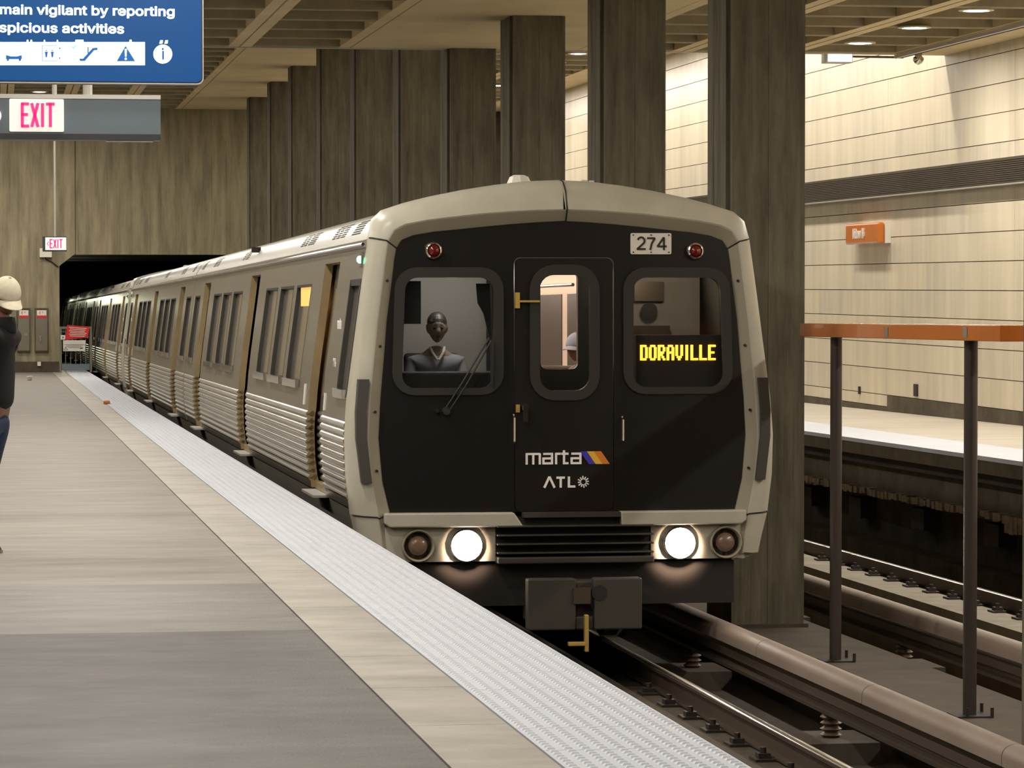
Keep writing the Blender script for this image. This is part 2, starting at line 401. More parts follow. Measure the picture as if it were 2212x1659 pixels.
struct(MB().box(XL, XW, YS, YS+.22, ZL, ZU+.5).build('trim_ceiling_step', M_soffit))
struct(MB().box(XL, 10.9, YS-.03, YS-.003, ZL-.012, ZL+.02).build('trim_ceiling_edge', M_edge))
# conduits at the right wall
struct(MB().tube([(12.62, 20, ZL-.04), (12.62, YS, ZL-.04)], .03).build('trim_conduit', M_edge))
struct(MB().tube([(12.75, 20, ZL-.03), (12.75, YS, ZL-.03)], .02).build('trim_conduit', M_dark))

# --- right wall: cream panels in courses of 0.4 m, dark louvred band, base
wr = struct(MB().box(XW+.03, XW+.4, Y0, YE+10, -4, ZU+.4).build('wall_right', M_grout))
rowsz = [-1.68+.4*k for k in range(0, 16)]
def tile_row(a, b, z0, z1, tgt=None):
    mt = random.choice((M_tile, M_tile, M_tile2))
    if tgt is not None: tgt.box(XW, XW+.035, a+.004, b-.004, z0+.006, z1-.006); return
    o = MB().box(XW-random.random()*.002, XW+.035, a+.0018, b-.0018, z0+.006, z1-.006).build('wall_panel', mt, wr)
ycols = [45.0+2.13*k for k in range(-2, 16)]
farm = MB()
for k in range(-29, 22):
    a = 45.0+2.13*k; b = a+2.13
    if a < Y0-.5 or a > YE: continue
    near = -1 <= k <= 13
    top = ZL if b < YS else ZU
    for z in rowsz:
        if z >= top: break
        tile_row(a, b, z, min(z+.4, top+.05), None if near else farm)
    if a > 48.5: tile_row(a, b, -1.86, -1.68, None if near else farm)
farm.build('wall_panels_beyond', M_tile, wr)['kind'] = 'stuff'
MB().box(XW-.02, XW+.03, Y0, 49.2, -3, -1.685).build('wall_base', M_concD, wr)
MB().box(XW-.02, XW+.03, 49.2, YE, -3, -1.865).build('wall_base', M_concD, wr)
lb = empty('louvre_band', (XW, 50, 1.5), 'dark bronze louvred band running along the cream tiled wall', 'wall band')
MB().box(-.16, -.004, -60, YE-50, -.16, .19).build('housing', M_louv, lb)
mm = MB()
for k in range(12): mm.box(-.175, -.16, -60, YE-50, -.145+.027*k, -.132+.027*k)
mm.build('louvre_blades', M_louv, lb)['kind'] = 'stuff'
MB().box(-.18, -.12, -60, YE-50, -.175, -.155).build('lower_edge', M_edge, lb)
for (x_, y_, hw, hh) in ((1858, 843, .04, .06), (1980, 843, .09, .09)):
    p = atX(x_, y_, XW); q = MB().box(-.025, 0, -hw, hw, -hh, hh).build('wall_outlet', M_dark, loc=(XW, p.y, p.z))
    tag(q, ('wider dark outlet cover low on the cream wall, midway between the posts' if hw > .05 else 'narrow dark outlet cover low on the cream wall near the farther post'), 'outlet')

# --- left wall, back wall (out of the picture, close the room)
struct(MB().box(XL-.3, XL, Y0, YE, -3, ZU+.4).build('wall_left', M_concW))
struct(MB().box(XL-.3, XW+.4, Y0-.3, Y0, -4, ZU).build('wall_back', M_concW))

# --- end wall with tunnel portal, board marked
we = empty('wall_end', (0, YE, 0)); struct(we)
pxl = lambda x_: atY(x_, 500, YE).x
zp = atY(300, 550, YE).z
xj = pxl(128); xc_ = pxl(163)
x = XL
edges = [XL]
while edges[-1] < xj-.45: edges.append(edges[-1]+random.uniform(.26, .42))
edges[-1] = xj
for i in range(len(edges)-1):
    MB().box(edges[i]+.001, edges[i+1]-.001, -random.random()*.006, .4, -4, ZU+.3).build('concrete_board', M_concW, we)
e2 = [xj, xc_-.012, xc_+.012]
while e2[-1] < 10.0: e2.append(e2[-1]+random.uniform(.26, .42))
for i in range(len(e2)-1):
    zb = zp if i > 0 else None
    d = random.random()*.008 if i != 1 else -.05
    if i == 0:
        MB().prism([(xj, zp-.30), (xc_-.012, zp+.02), (xc_-.012, ZU+.3), (xj, ZU+.3)], lambda u, v, t: (u, t, v), -.002, .4).build('concrete_board', M_concW, we)
    else: MB().box(e2[i]+.001, e2[i+1]-.001, -d, .4, zp, ZU+.3).build('concrete_board', M_concW, we)
MB().box(e2[-1], XW+.1, 0, .4, -4, ZU+.3).build('wall_panel', M_concD, we)
p0 = zt(1.46, YE)
MB().box(XL, xj-.02, -.04, .01, p0-.1, p0+.28).build('wall_base', M_concD, we)
# tunnel beyond
tn = empty('wall_tunnel', (0, YE, 0)); struct(tn)
MB().box(xj-.4, xj-.02, .4, 150, -6, 1.5).build('tunnel_side', M_dark, tn)
MB().box(xj-.4, 10.5, .4, 150, zp+.15, zp+.5).build('tunnel_roof', M_dark, tn)
MB().box(10.0, 10.4, .4, 150, -6, 1.5).build('tunnel_side', M_dark, tn)
MB().box(xj-.4, 10.5, 150, 150.4, -6, 1.5).build('tunnel_end', M_dark, tn)

# ================================================================== LAMPS
rg_, ln_ = MB(), MB()
rg_.lathe([(.15, .0), (.21, -.0), (.215, -.015), (.16, -.02), (.15, .0)], (0, 0, 0), 'z', 24)
ring_me = rg_.mesh('ring', M_ring); lens_me = MB().lathe([(.15, -.012), (.10, -.022), (.02, -.026)], (0, 0, 0), 'z', 20).mesh('lens', M_lamp)
NL = [0]
def downlight(x, y, z, power, label, group):
    r = empty('ceiling_downlight', (x, y, z), label, 'ceiling light', group)
    inst(ring_me, 'ring', r); inst(lens_me, 'lens', r)
    ld = bpy.data.lights.new('lamp', 'AREA'); ld.shape = 'DISK'; ld.size = .3; ld.energy = power; ld.color = LAMP_C; ld.spread = math.radians(180)
    lo = bpy.data.objects.new('lamp', ld); COL.objects.link(lo); lo.parent = r; lo.location = (0, 0, -.05)
ry = [38.4+2.7*k for k in range(-12, 3)]+[46.9+2.7*k for k in range(15)]
names = {38.4: 'rightmost and nearest of the three bright round downlights over the far platform', 41.1: 'middle of the three bright round downlights over the far platform', 43.8: 'leftmost of the three bright round downlights, above the white box light'}
for y in ry:
    lab = names.get(round(y, 1), 'small bright downlight glimpsed between the second and third columns' if 69 < y < 71.6 else 'small round downlight in the row over the far platform')
    downlight(11.52, y, ZL-.002 if y < YS else ZU-.002, LAMP_R, lab, 'downlights over the far platform')
y = 9.56
while y < 86:
    near = 80 < y < 84
    z = ZL-.002 if y < YS-.3 else ZU-.002
    for x in (1.04, -3.52):
        downlight(x, y, z, LAMP_W*(1 if y < 48 else .72 if y < 76 else 1.5), 'small bright downlight glimpsed between the blue display and the exit sign box' if x > 0 and 79.8 < y < 83.3 else 'small round downlight in the rows above the near platform', 'downlights over the near platform')
    y += 5.34/1.5

# tunnel lamps, half hidden behind the portal jamb
for k in range(4):
    r = empty('tunnel_lamp', (xj+.02, YE+6+13*k, -.2), 'small white tunnel lamp seen at the left jamb of the portal', 'lamp', 'tunnel lamps')
    MB().box(0, .06, -.12, .12, -.05, .05).build('body', M_lamp, r)
    ld = bpy.data.lights.new('lamp', 'POINT'); ld.energy = 45; ld.color = (.95, 1, .72); ld.shadow_soft_size = .06
    lo = bpy.data.objects.new('lamp', ld); COL.objects.link(lo); lo.parent = r; lo.location = (.15, 0, 0)

# ================================================================== TRAIN
YF = 25.2; XC = 4.31; CL = 22.55
def interp(L_, z):
    if z <= L_[0][1]: return L_[0][0]
    for (a, za), (b, zb) in zip(L_, L_[1:]):
        if z <= zb: return a+(b-a)*(z-za)/(zb-za)
    return L_[-1][0]
HWP = [(1.50, .80), (1.575, 1.0), (1.625, 1.2), (1.655, 1.45), (1.662, 1.7), (1.645, 2.0), (1.61, 2.3), (1.565, 2.63), (1.52, 2.97), (1.487, 3.22)]
hw = lambda z: interp(HWP, z)
prof = [(hw(z), z) for z in (.82, .95, 1.08, 1.2, 1.25)]
for k in range(10):
    z0 = 1.262+.0616*k
    for dz, dx in ((0, 0), (.010, .013), (.024, .019), (.038, .013), (.048, 0)): prof.append((hw(z0+dz)+dx, z0+dz))
prof += [(hw(z), z) for z in (1.90, 2.05, 2.3, 2.55, 2.75, 2.97, 3.13, 3.22)]
ZI = {z: i for i, (x, z) in enumerate(prof)}
def side_panel(ya, yb, wins, s, zlo=0, zhi=None, off=0, mats=None, name='side_panel', parent=None, th=.07):
    ysb = sorted({ya, yb, *[v for w_ in wins for v in w_]})
    P = prof[zlo:zhi]; m = MB(); n = len(P)
    m.v = [(s*(x-off), y, z) for y in ysb for (x, z) in P]
    i0 = next(i for i, p in enumerate(P) if p[1] >= 2.05) if wins else 0
    i1 = next(i for i, p in enumerate(P) if p[1] >= 2.97) if wins else 0
    for j in range(len(ysb)-1):
        hole = any(abs(ysb[j]-w_[0]) < 1e-6 for w_ in wins)
        for i in range(n-1):
            if hole and i0 <= i < i1: continue
            a, b, c, d = j*n+i, j*n+i+1, (j+1)*n+i+1, (j+1)*n+i
            m.f.append((a, b, c, d) if s < 0 else (d, c, b, a)); m.mi.append(0)
    me = bpy.data.meshes.new(name); me.from_pydata(m.v, [], m.f)
    for q in (mats or [M_steel, M_jamb]): me.materials.append(q)
    o = bpy.data.objects.new(name, me); COL.objects.link(o); o.parent = parent
    sm = o.modifiers.new('s', 'SOLIDIFY'); sm.thickness = th; sm.offset = -1; sm.material_offset_rim = 1
    return o
def wall_pt(s, y, z, out=0): return (s*(hw(z)+out), y, z)
_wc = {}
def side_window(car, y0, y1, s, z0=2.05, z1=2.97, heavy=False):
    W_ = round(y1-y0, 3); key = (W_, s, heavy)
    if key not in _wc:
        zs = [z0+(z1-z0)*i/4 for i in range(5)]
        fr = MB()
        b = .05 if heavy else .022; o_ = .004 if heavy else .002
        for (ya, yb) in ((0, b), (W_-b, W_)):
            for za, zb in zip(zs, zs[1:]):
                fr.hexa([(s*(hw(za)-.05), ya, za), (s*(hw(za)+o_), ya, za), (s*(hw(za)+o_), yb, za), (s*(hw(za)-.05), yb, za), (s*(hw(zb)-.05), ya, zb), (s*(hw(zb)+o_), ya, zb), (s*(hw(zb)+o_), yb, zb), (s*(hw(zb)-.05), yb, zb)])
        x = s*(hw(z1)-.05), s*(hw(z1)+o_); fr.box(min(x), max(x), b, W_-b, z1-b, z1)
        x = s*(hw(z0)-.05), s*(hw(z0)+o_); fr.box(min(x), max(x), b, W_-b, z0, z0+b)
        pn = MB(); pn.loft([[(s*(hw(z)-.038), y, z) for z in zs] for y in (b*.5, W_-b*.5)])
        sl = MB(); x = s*(hw(z0)+.0), s*(hw(z0)+.035); sl.box(min(x), max(x), .03, W_-.03, z0-.01, z0+.06)
        _wc[key] = (fr.mesh('window_frame', M_gask), pn.mesh('pane', M_sglass), sl.mesh('sill', M_chrome))
    fr, pn, sl = _wc[key]
    f = inst(fr, 'window_frame', car, (0, y0, 0)); inst(pn, 'pane', f); inst(sl, 'sill', f)
DOORS = [2.22, 10.6, 18.98]; DW = 1.27
WINS = [(4.50, 5.95), (6.30, 7.75), (8.10, 9.55), (12.95, 14.40), (14.75, 16.20), (16.55, 18.0)]
CABW = (.42, 1.22); ENDW = (20.95, 22.1)
Omid = [(1.545, .84), (1.625, 1.16), (1.66, 1.45), (1.668, 1.75), (1.647, 2.05), (1.608, 2.33), (1.565, 2.65), (1.525, 2.95), (1.50, 3.12), (1.485, 3.28), (1.455, 3.42), (1.38, 3.495), (1.2, 3.555), (1.0, 3.605), (.75, 3.655), (.5, 3.695), (.25, 3.725), (0, 3.735)]
E1 = [(1.40, .84), (1.44, 1.14), (1.492, 1.42), (1.52, 1.75), (1.505, 2.05), (1.478, 2.33), (1.445, 2.65), (1.405, 2.95), (1.385, 3.12), (1.365, 3.25), (1.315, 3.335), (1.22, 3.378), (1.05, 3.41), (.85, 3.435), (.63, 3.46), (.42, 3.476), (.2, 3.488), (0, 3.494)]
E2 = [(1.34, .84), (1.345, 1.175), (1.402, 1.42), (1.43, 1.75), (1.415, 2.05), (1.39, 2.33), (1.365, 2.65), (1.325, 2.95), (1.305, 3.12), (1.29, 3.20), (1.25, 3.262), (1.16, 3.298), (1.0, 3.325), (.8, 3.345), (.6, 3.366), (.4, 3.385), (.2, 3.40), (0, 3.41)]
def nose_rings(i):
    o, e, q = Omid[i], E1[i], E2[i]; t = max(0, min(1, (i-8)/4)); yo = .13+.20*t
    mid = (e[0]+(o[0]-e[0])*.60, e[1]+(o[1]-e[1])*.62); mid2 = (e[0]+(o[0]-e[0])*.90, e[1]+(o[1]-e[1])*.92)
    return [(q[0], .065, q[1]), (e[0]-.006, .005, e[1]-.004), (e[0]+.008, 0, e[1]+.006), (mid[0], yo*.22, mid[1]), (mid2[0], yo*.58, mid2[1]), (o[0], yo, o[1]), (o[0], .36, o[1]), (o[0]-.03, .37, o[1]-.03)]

def make_car():
    car = empty('rail_car', (XC, YF, zt(2.68, YF)), rot=(-math.atan(S), 0, 0))
    # side walls, doors, windows
    cuts = [.34]+[v for d in DOORS for v in (d, d+DW)]+[CL]
    for s in (-1, 1):
        for k in range(4):
            a, b = cuts[2*k], cuts[2*k+1]
            ws = [w_ for w_ in WINS+[CABW, ENDW] if a < w_[0] < b]
            side_panel(a, b, ws, s, 3, parent=car)
            for w_ in ws: side_window(car, w_[0], w_[1], s, heavy=(w_ == CABW))
        side_panel(.34, CL, [], s, 0, 4, off=.03, mats=[M_skirt, M_skirt], name='skirt', parent=car, th=.03)
        for d in DOORS:
            side_panel(d, d+DW, [], s, len(prof)-2, None, name='door_header', parent=car)
            for a in (d+.005, d+DW/2+.003):
                b = a+DW/2-.01
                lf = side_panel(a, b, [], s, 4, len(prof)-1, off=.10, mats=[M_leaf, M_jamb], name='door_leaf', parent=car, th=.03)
                zs = [2.0, 2.25, 2.5, 2.75, 2.92]
                MB().loft([[(s*(hw(z)-.094), y, z) for z in zs] for y in (a+.14, b-.14)]).build('pane', M_sglass, lf)
            x = (s*1.56, s*1.72)
            MB().box(min(x), max(x), d+.1, d+DW-.1, 1.175, 1.195).build('threshold_plate', M_edge, car)
            x = (s*1.52, s*1.60); MB().box(min(x), max(x), d, d+DW, 1.20, 1.26).build('door_sill', M_jamb, car)
        for (y_, z_, hh) in ((3.85, 2.0, .09), (2.02, 1.98, .07)):
            m = MB(); m.hexa([(s*(hw(z_-hh)), y_-.05, z_-hh), (s*(hw(z_-hh)+.012), y_-.05, z_-hh), (s*(hw(z_-hh)+.012), y_+.05, z_-hh), (s*hw(z_-hh), y_+.05, z_-hh), (s*hw(z_+hh), y_-.05, z_+hh), (s*(hw(z_+hh)+.012), y_-.05, z_+hh), (s*(hw(z_+hh)+.012), y_+.05, z_+hh), (s*hw(z_+hh), y_+.05, z_+hh)])
            m.build('door_control_plate', M_white, car)
        # side indicator
        g = MB(); x = (s*1.49, s*1.515); g.box(min(x), max(x), .50, .62, 3.06, 3.18); g.build('indicator_housing', M_chrome, car)
        MB().lathe([(.030, 0), (.028, s*.014), (.014, s*.026), (.003, s*.028)], (s*1.515, .56, 3.12), 'x', 12).build('indicator_lamp', M_green, car)
        text('marta', .17, M_pale, car, (s*(hw(2.62)+.004), 1.62, 2.62), (PI/2, 0, s*PI/2), name='side_lettering', bold=.004)
        text('274', .16, M_pale, car, (s*(hw(2.32)+.004), 1.62, 2.30), (PI/2, 0, s*PI/2), name='side_number')
    # roof with gutter
    rp = [(1.44, 3.20), (1.512, 3.215), (1.52, 3.262), (1.48, 3.275), (1.452, 3.34), (1.40, 3.42), (1.32, 3.475), (1.18, 3.525), (1.0, 3.57), (.75, 3.62), (.5, 3.66), (.25, 3.69), (0, 3.70)]
    ring = [(-x, z) for x, z in rp]+[(x, z) for x, z in rp[-2::-1]]
    rm = MB().loft([[(x, y, z) for x, z in ring] for y in (.34, 5.6, 11, 16.5, CL)], closed=True, caps=True).build('roof', M_roof, car, auto=35)
    for s in (-1, 1):
        MB().tube([(s*1.518, .34, 3.235), (s*1.518, CL, 3.235)], .014, 6).build('gutter_bead', M_chrome, car)
    for s in (-1, 1):
        for (ya, yb) in ((1.1, 1.75), (2.3, 2.65), (2.75, 3.0), (3.1, 3.35), (5.0, 5.6), (5.75, 6.0), (6.1, 6.35), (13.0, 13.5), (13.65, 13.9), (18.2, 18.6), (18.75, 19.2), (21.2, 21.7)):
            vg = MB()
            for k in range(6):
                a0 = 3.335+.020*k; xa = interp([(1.452, 3.34), (1.40, 3.42), (1.32, 3.475)], a0); xb = interp([(1.452, 3.34), (1.40, 3.42), (1.32, 3.475)], a0+.011)
                vg.hexa([(s*(xa-.03), ya, a0), (s*(xa+.004), ya, a0), (s*(xa+.004), yb, a0), (s*(xa-.03), yb, a0), (s*(xb-.03), ya, a0+.011), (s*(xb+.004), ya, a0+.011), (s*(xb+.004), yb, a0+.011), (s*(xb-.03), yb, a0+.011)])
            vg.build('roof_vent', M_dark, car)
    bx = MB(); bx.prism([(-.04, -.03), (.04, -.03), (.04, .03), (-.04, .03)], lambda u, v, t: (-1.44+t, 11.9+u, 3.42+v), -.06, .04); bx.build('roof_spigot', M_dark, car)
    # roof aerial and small fittings
    ae = MB().lathe([(.105, 0), (.10, .03), (.075, .085), (.045, .10), (.0, .10)], (-.235, .75, 3.69), 'z', 8).build('roof_aerial', M_white, car)
    MB().box(.22, .27, .5, .56, 3.70, 3.745).build('roof_fitting', M_white, car); MB().box(.29, .32, .5, .56, 3.70, 3.74).build('roof_fitting', M_white, car)
    # ends, floor
    MB().box(-1.42, 1.42, CL-.05, CL, 1.0, 3.2).build('rear_bulkhead', M_steel, car)
    MB().box(-.45, .45, CL-.02, CL+.06, 1.2, 3.1).build('end_diaphragm', M_dark, car)
    MB().box(-1.50, 1.50, .36, CL-.06, 1.0, 1.19).build('floor_plate', M_dark, car)
    for (ya, yb) in ((6.4, 8.2), (9.0, 11.6), (12.4, 15.4)): MB().box(-1.25, 1.25, ya, yb, .35, 1.0).build('equipment_box', M_dark, car, bevel=.03)
    for yt in (3.3, 19.2):
        t = MB(); t.box(-1.05, -.9, yt-1.4, yt+1.4, .42, .72); t.box(.9, 1.05, yt-1.4, yt+1.4, .42, .72); t.box(-1.0, 1.0, yt-.2, yt+.2, .4, .75)
        tk = t.build('truck_frame', M_dark, car)
        for ya in (yt-1.05, yt+1.05):
            for s in (-1, 1): MB().cyl((s*.68, ya, .43), (s*.80, ya, .43), .43, 24).build('wheel', M_rail, tk)
    # ---- nose
    L_ = [nose_rings(i) for i in range(18)]
    def part(i0, i1, sg, name, m_=M_frame):
        mb = MB(); R_ = [[(sg*x, y, z) for x, y, z in L_[i]] for i in range(i0, i1+1)]
        n = len(R_[0]); P = [p for r in R_ for p in r]; mb.v = P
        for i in range(len(R_)-1):
            for k in range(n-1): mb.f.append((i*n+k, i*n+k+1, (i+1)*n+k+1, (i+1)*n+k)); mb.mi.append(1 if k == 0 else 0)
        return mb.build(name, [m_, M_bevel], car, auto=50)
    for sg in (-1, 1):
        part(0, 1, sg, 'lower_corner_cap'); part(1, 9, sg, 'corner_post'); part(9, 17, sg, 'top_cap')
        for i in (1, 9): MB().tube([(sg*x*1.001, y-.002, z) for x, y, z in L_[i][:6]], .006, 5).build('seam', M_dark, car)
        # dark rubber bar in the corner post
        p = [(sg*1.535, .03, 1.41), (sg*1.575, .02, 1.75), (sg*1.575, .02, 1.95), (sg*1.555, .03, 2.2)]
        b = MB(); rr = []
        for (x, y, z) in p: rr.append([(x-sg*.042, -.045, z), (x+sg*.036, -.03, z), (x+sg*.045, .11, z), (x-sg*.042, .11, z)])
        b.loft(rr, closed=True, caps=True).build('corner_bar', M_rub, car)
        for zz in (1.5, 1.95, 2.45, 2.95): MB().cyl((sg*(interp([(a, c) for a, c in E2], zz)+.04), .03, zz), (sg*(interp([(a, c) for a, c in E2], zz)+.04), .018, zz), .011, 8).build('screw', M_dark, car)
    MB().tube([(0.02, y-.003, z+.001) for x, y, z in L_[17][:6]], .006, 5).build('seam', M_dark, car)
    outl = [(x, z) for x, z in E2[1:]]+[(-x, z) for x, z in E2[-2:0:-1]]
    wl = [(-1.255, 2.13), (-.545, 2.13), (-.545, 2.975), (-1.225, 2.975)]; wr_ = [(-x, z) for x, z in wl][::-1]
    dr = rrect(-.385, .395, 1.172, 3.13, .05)
    mk = plate('nose_mask', outl, [rpoly(wl, .10), rpoly(wr_, .10), dr], .058, .10, M_mask, car)
    dw = rrect(-.185, .205, 2.105, 2.995, .11)
    dd = plate('end_door', rrect(-.378, .388, 1.176, 3.124, .045), [dw], .066, .10, M_door, car)
    def gasket(inner, outer, parent, y0=.035): return plate('window_gasket', outer, [inner], y0, .07, M_gask, parent)
    def grow(pts, d, r): return rpoly([(x+(d if x > sum(p[0] for p in pts)/4 else -d), z+(d if z > 2.5 else -d*.7)) for x, z in pts], r)
    g1 = gasket(rpoly(wl, .10), grow(wl, .078, .17), mk); g2 = gasket(rpoly(wr_, .10), grow(wr_, .078, .17), mk)
    gasket(dw, rrect(-.262, .282, 2.03, 3.075, .19), dd, .045)
    def pane(pts, parent, y=.078):
        m = MB(); m.poly([(x, y, z) for x, z in pts], [tuple(range(len(pts)))[::-1]]); return m.build('windscreen', M_glass, parent)
    pane(rpoly(wl, .10), mk); pane(rpoly(wr_, .10), mk); pane(dw, dd).name = 'door_glass'
    # end door fittings
    MB().tube([(-.392, .03, 1.70), (-.392, 0, 1.72), (-.392, 0, 1.90), (-.392, .03, 1.92)], .010).build('grab_rail', M_chrome, car)
    MB().tube([(.455, .03, 1.70), (.455, 0, 1.72), (.455, 0, 1.88), (.455, .03, 1.90)], .010).build('grab_rail', M_chrome, car)
    h = MB().cyl((-.31, .06, 1.98), (-.31, -.02, 1.98), .028, 12).build('door_handle', M_chrome, dd)
    MB().box(-.328, -.29, -.03, -.01, 1.87, 2.0).build('lever', M_chrome, h)
    MB().box(-.372, -.345, .02, .06, 1.94, 2.0).build('latch', M_brass, dd)
    lt = MB(); lt.box(-.378, -.345, .015, .06, 2.74, 2.86); lt.box(-.35, -.19, .01, .03, 2.785, 2.80); lt.build('hold_back_arm', M_brass, dd)
    # wipers
    for sg in (-1, 1):
        if sg > 0: continue
        wp = MB(); wp.tube([(-.93, .02, 1.96), (-.80, 0, 2.16), (-.585, .0, 2.515)], .007); wp.tube([(-.895, .02, 1.95), (-.765, 0, 2.15), (-.57, 0, 2.49)], .007)
        wp.cyl((-.915, .06, 1.955), (-.915, -.01, 1.955), .03, 10); wp.build('wiper_arm', M_blackp, car)
        MB().box(-.572, -.556, -.005, .03, 2.15, 2.50).build('wiper_blade', M_blackp, car)
        MB().cyl((-.985, .06, 1.955), (-.985, 0, 1.955), .014, 10).build('wiper_bolt', M_chrome, car)
    # marker lamps and number plate
    for x in (-1.01, 1.03):
        ml = MB().lathe([(.068, .06), (.068, .02), (.060, .005), (.050, .0), (.046, .03)], (x, 0, 3.18), 'y', 24).build('marker_lamp', M_chrome, car, auto=40)
        MB().lathe([(.046, .03), (.046, .01), (.038, -.012), (.022, -.022), (.004, -.025)], (x, 0, 3.18), 'y', 20).build('lens', M_red, ml, smooth=True)
    npl = plate('number_plate', rrect(.525, .845, 3.155, 3.318, .012), [], .045, .058, M_white, car)
    nm = MB(); fnn = lambda u, v, t: (u, t, v); zz, hh = 3.188, .098
    def arc(cx, cz, rx, rz, a0, a1, n=9): return [(cx+rx*math.cos(math.radians(a0+(a1-a0)*i/n)), cz+rz*math.sin(math.radians(a0+(a1-a0)*i/n))) for i in range(n+1)]
    def path(P, w_=.014): strokes(nm, [(*a, *b) for a, b in zip(P, P[1:])], w_, fnn, .040, .0455)
    path(arc(.607, zz+.070, .027, .028, 165, -35)+[(.575, zz+.006)]); path([(.573, zz+.007), (.642, zz+.007)])
    path([(.654, zz+hh-.007), (.716, zz+hh-.007)]); path([(.714, zz+hh-.008), (.690, zz+.050), (.678, zz)])
    path([(.786, zz), (.786, zz+hh)]); path([(.786, zz+hh), (.737, zz+.030)]); path([(.732, zz+.028), (.806, zz+.028)])
    nm.build('number_274', M_blackp, npl)
    sc_ = MB()
    for x in (.545, .685, .825):
        for z in (3.17, 3.303): sc_.cyl((x, .045, z), (x, .040, z), .006, 6)
    sc_.build('screws', M_dark, npl)
    # operator wordmark
    k_ = .435/121; X_ = lambda p_: (p_-1137)*k_-.296
    lm = MB(); z0, hgt, wd = 1.538, .088, .0165
    fn = lambda u, v, t: (u, t, v)
    def seg(x0, lst, wdt):
        strokes(lm, [(x0+a*wdt, z0+b*hgt, x0+c*wdt, z0+d*hgt) for a, b, c, d in lst], wd, fn, .054, .066)
    aL = [(0, .92, 1.09, .92), (1, 0, 1, 1), (0, .52, 1, .52), (0, .09, 1, .09), (.02, 0, .02, .6)]
    seg(-.287, [(0, 0, 0, 1), (.5, 0, .5, .92), (1, 0, 1, .98), (-.02, .92, 1, .92)], .102)
    seg(-.158, aL, .068); seg(-.058, [(0, 0, 0, 1), (0, .92, .9, .92)], .040); seg(-.012, [(.35, 0, .35, 1.22), (-.1, .92, 1.1, .92), (.35, .09, 1.1, .09)], .046); seg(.062, aL, .070)
    lm.build('wordmark', M_pale, car)
    for a, b, mm_ in ((1255, 1270, M_blue), (1270, 1285, M_yel), (1285, 1301, M_ora)):
        MB().prism([(X_(a), z0+hgt+.01), (X_(b), z0+hgt+.01), (X_(b+19), z0), (X_(a+19), z0)], fn, .054, .062).build('wordmark_stripe', mm_, car)
    am = MB(); z0 = 1.358
    strokes(am, [(-.150, z0, -.110, z0+.085), (-.110, z0+.085, -.070, z0), (-.055, z0+.077, .01, z0+.077), (-.022, z0, -.022, z0+.08), (.042, z0, .042, z0+.085), (.042, z0+.008, .092, z0+.008)], .017, fn, .054, .066)
    for k in range(12):
        a = PI*2*k/12+.1; r0, r1 = .019, (.046 if k % 2 else .042)
        strokes(am, [(.155+r0*math.cos(a), z0+.043+r0*math.sin(a), .155+r1*math.cos(a), z0+.043+r1*math.sin(a))], .009, fn, .054, .064)
    am.build('city_wordmark', M_pale, car)
    # lower nose: sills, lamp panels, anticlimber, lamps, coupler
    MB().prism([(-1.40, 1.10), (-1.36, 1.07), (-.325, 1.065), (-.40, 1.175), (-1.40, 1.178)], fn, -.045, .10).build('front_sill', M_frame, car, bevel=.012)
    MB().prism([(1.42, 1.10), (1.38, 1.07), (.44, 1.065), (.43, 1.175), (1.42, 1.178)], fn, -.045, .10).build('front_sill', M_frame, car, bevel=.012)
    st = MB(); st.box(-.325, .43, -.035, .10, 1.135, 1.172); s2 = st.build('door_step', M_rub, car)
    MB().box(-1.40, -.535, .035, .30, .80, 1.068).build('lamp_panel', M_frame, car); MB().box(.68, 1.42, .035, .30, .80, 1.068).build('lamp_panel', M_frame, car)
    MB().box(-.535, .68, .05, .30, .78, 1.13).build('anticlimber_back', M_dark, car)
    for k in range(4): MB().box(-.535, .68, -.09, .05, .86+.068*k, .872+.068*k).build('anticlimber_rib', M_rub, car, bevel=.003)
    MB().box(-.535, .68, -.10, .05, .785, .835).build('buffer_beam', M_rub, car, bevel=.01)
    for x, lit in ((-1.135, 0), (-.765, 1), (.90, 1), (1.265, 0)):
        hl = MB().lathe([(.128, .04), (.128, -.01), (.118, -.022), (.110, -.012), (.105, .03)], (x, 0, .925), 'y', 32).build('headlamp_rim', M_chrome if lit else M_bevel, car, auto=40)
        if lit: MB().lathe([(.105, .02), (.10, -.005), (.07, -.02), (.02, -.027)], (x, 0, .925), 'y', 28).build('lens', M_head, hl, smooth=True)
        else: MB().lathe([(.105, .03), (.075, .03), (.065, -.01), (.04, -.02), (.01, -.022)], (x, 0, .925), 'y', 28).build('lens', M_lens, hl, smooth=True)
    MB().prism([(-1.545, .84), (-1.40, .78), (-1.30, .80), (-1.34, 1.1), (-1.60, 1.12)], fn, .10, .5).build('lower_apron', M_frame, car)
    MB().prism([(1.545, .84), (1.40, .78), (1.30, .80), (1.34, 1.1), (1.60, 1.12)], fn, .10, .5).build('lower_apron', M_frame, car)
    cp = MB(); cp.box(-.35, .02, -.38, -.25, .30, .69); cp.box(.16, .53, -.38, -.25, .30, .69); cp.box(.02, .16, -.36, -.25, .30, .40); cp.box(-.30, .48, -.25, .2, .34, .66)
    c_ = cp.build('coupler_head', M_rub, car, bevel=.012)
    MB().cyl((.20, -.385, .58), (.20, -.32, .58), .06, 16).build('coupler_socket', M_dark, c_); MB().box(.0, .13, -.40, -.34, .50, .62).build('coupler_latch', M_louv, c_)
    hk = MB(); hk.box(.075, .105, -.46, -.40, .14, .42); hk.box(-.05, .10, -.46, -.40, .185, .215); hk.build('uncoupling_hook', M_brass, car, bevel=.006)
    MB().box(-1.35, 1.35, .1, .4, .45, .78).build('pilot_plate', M_dark, car)
    return car
car0 = make_car()
grp = 'rail cars of the arriving train'
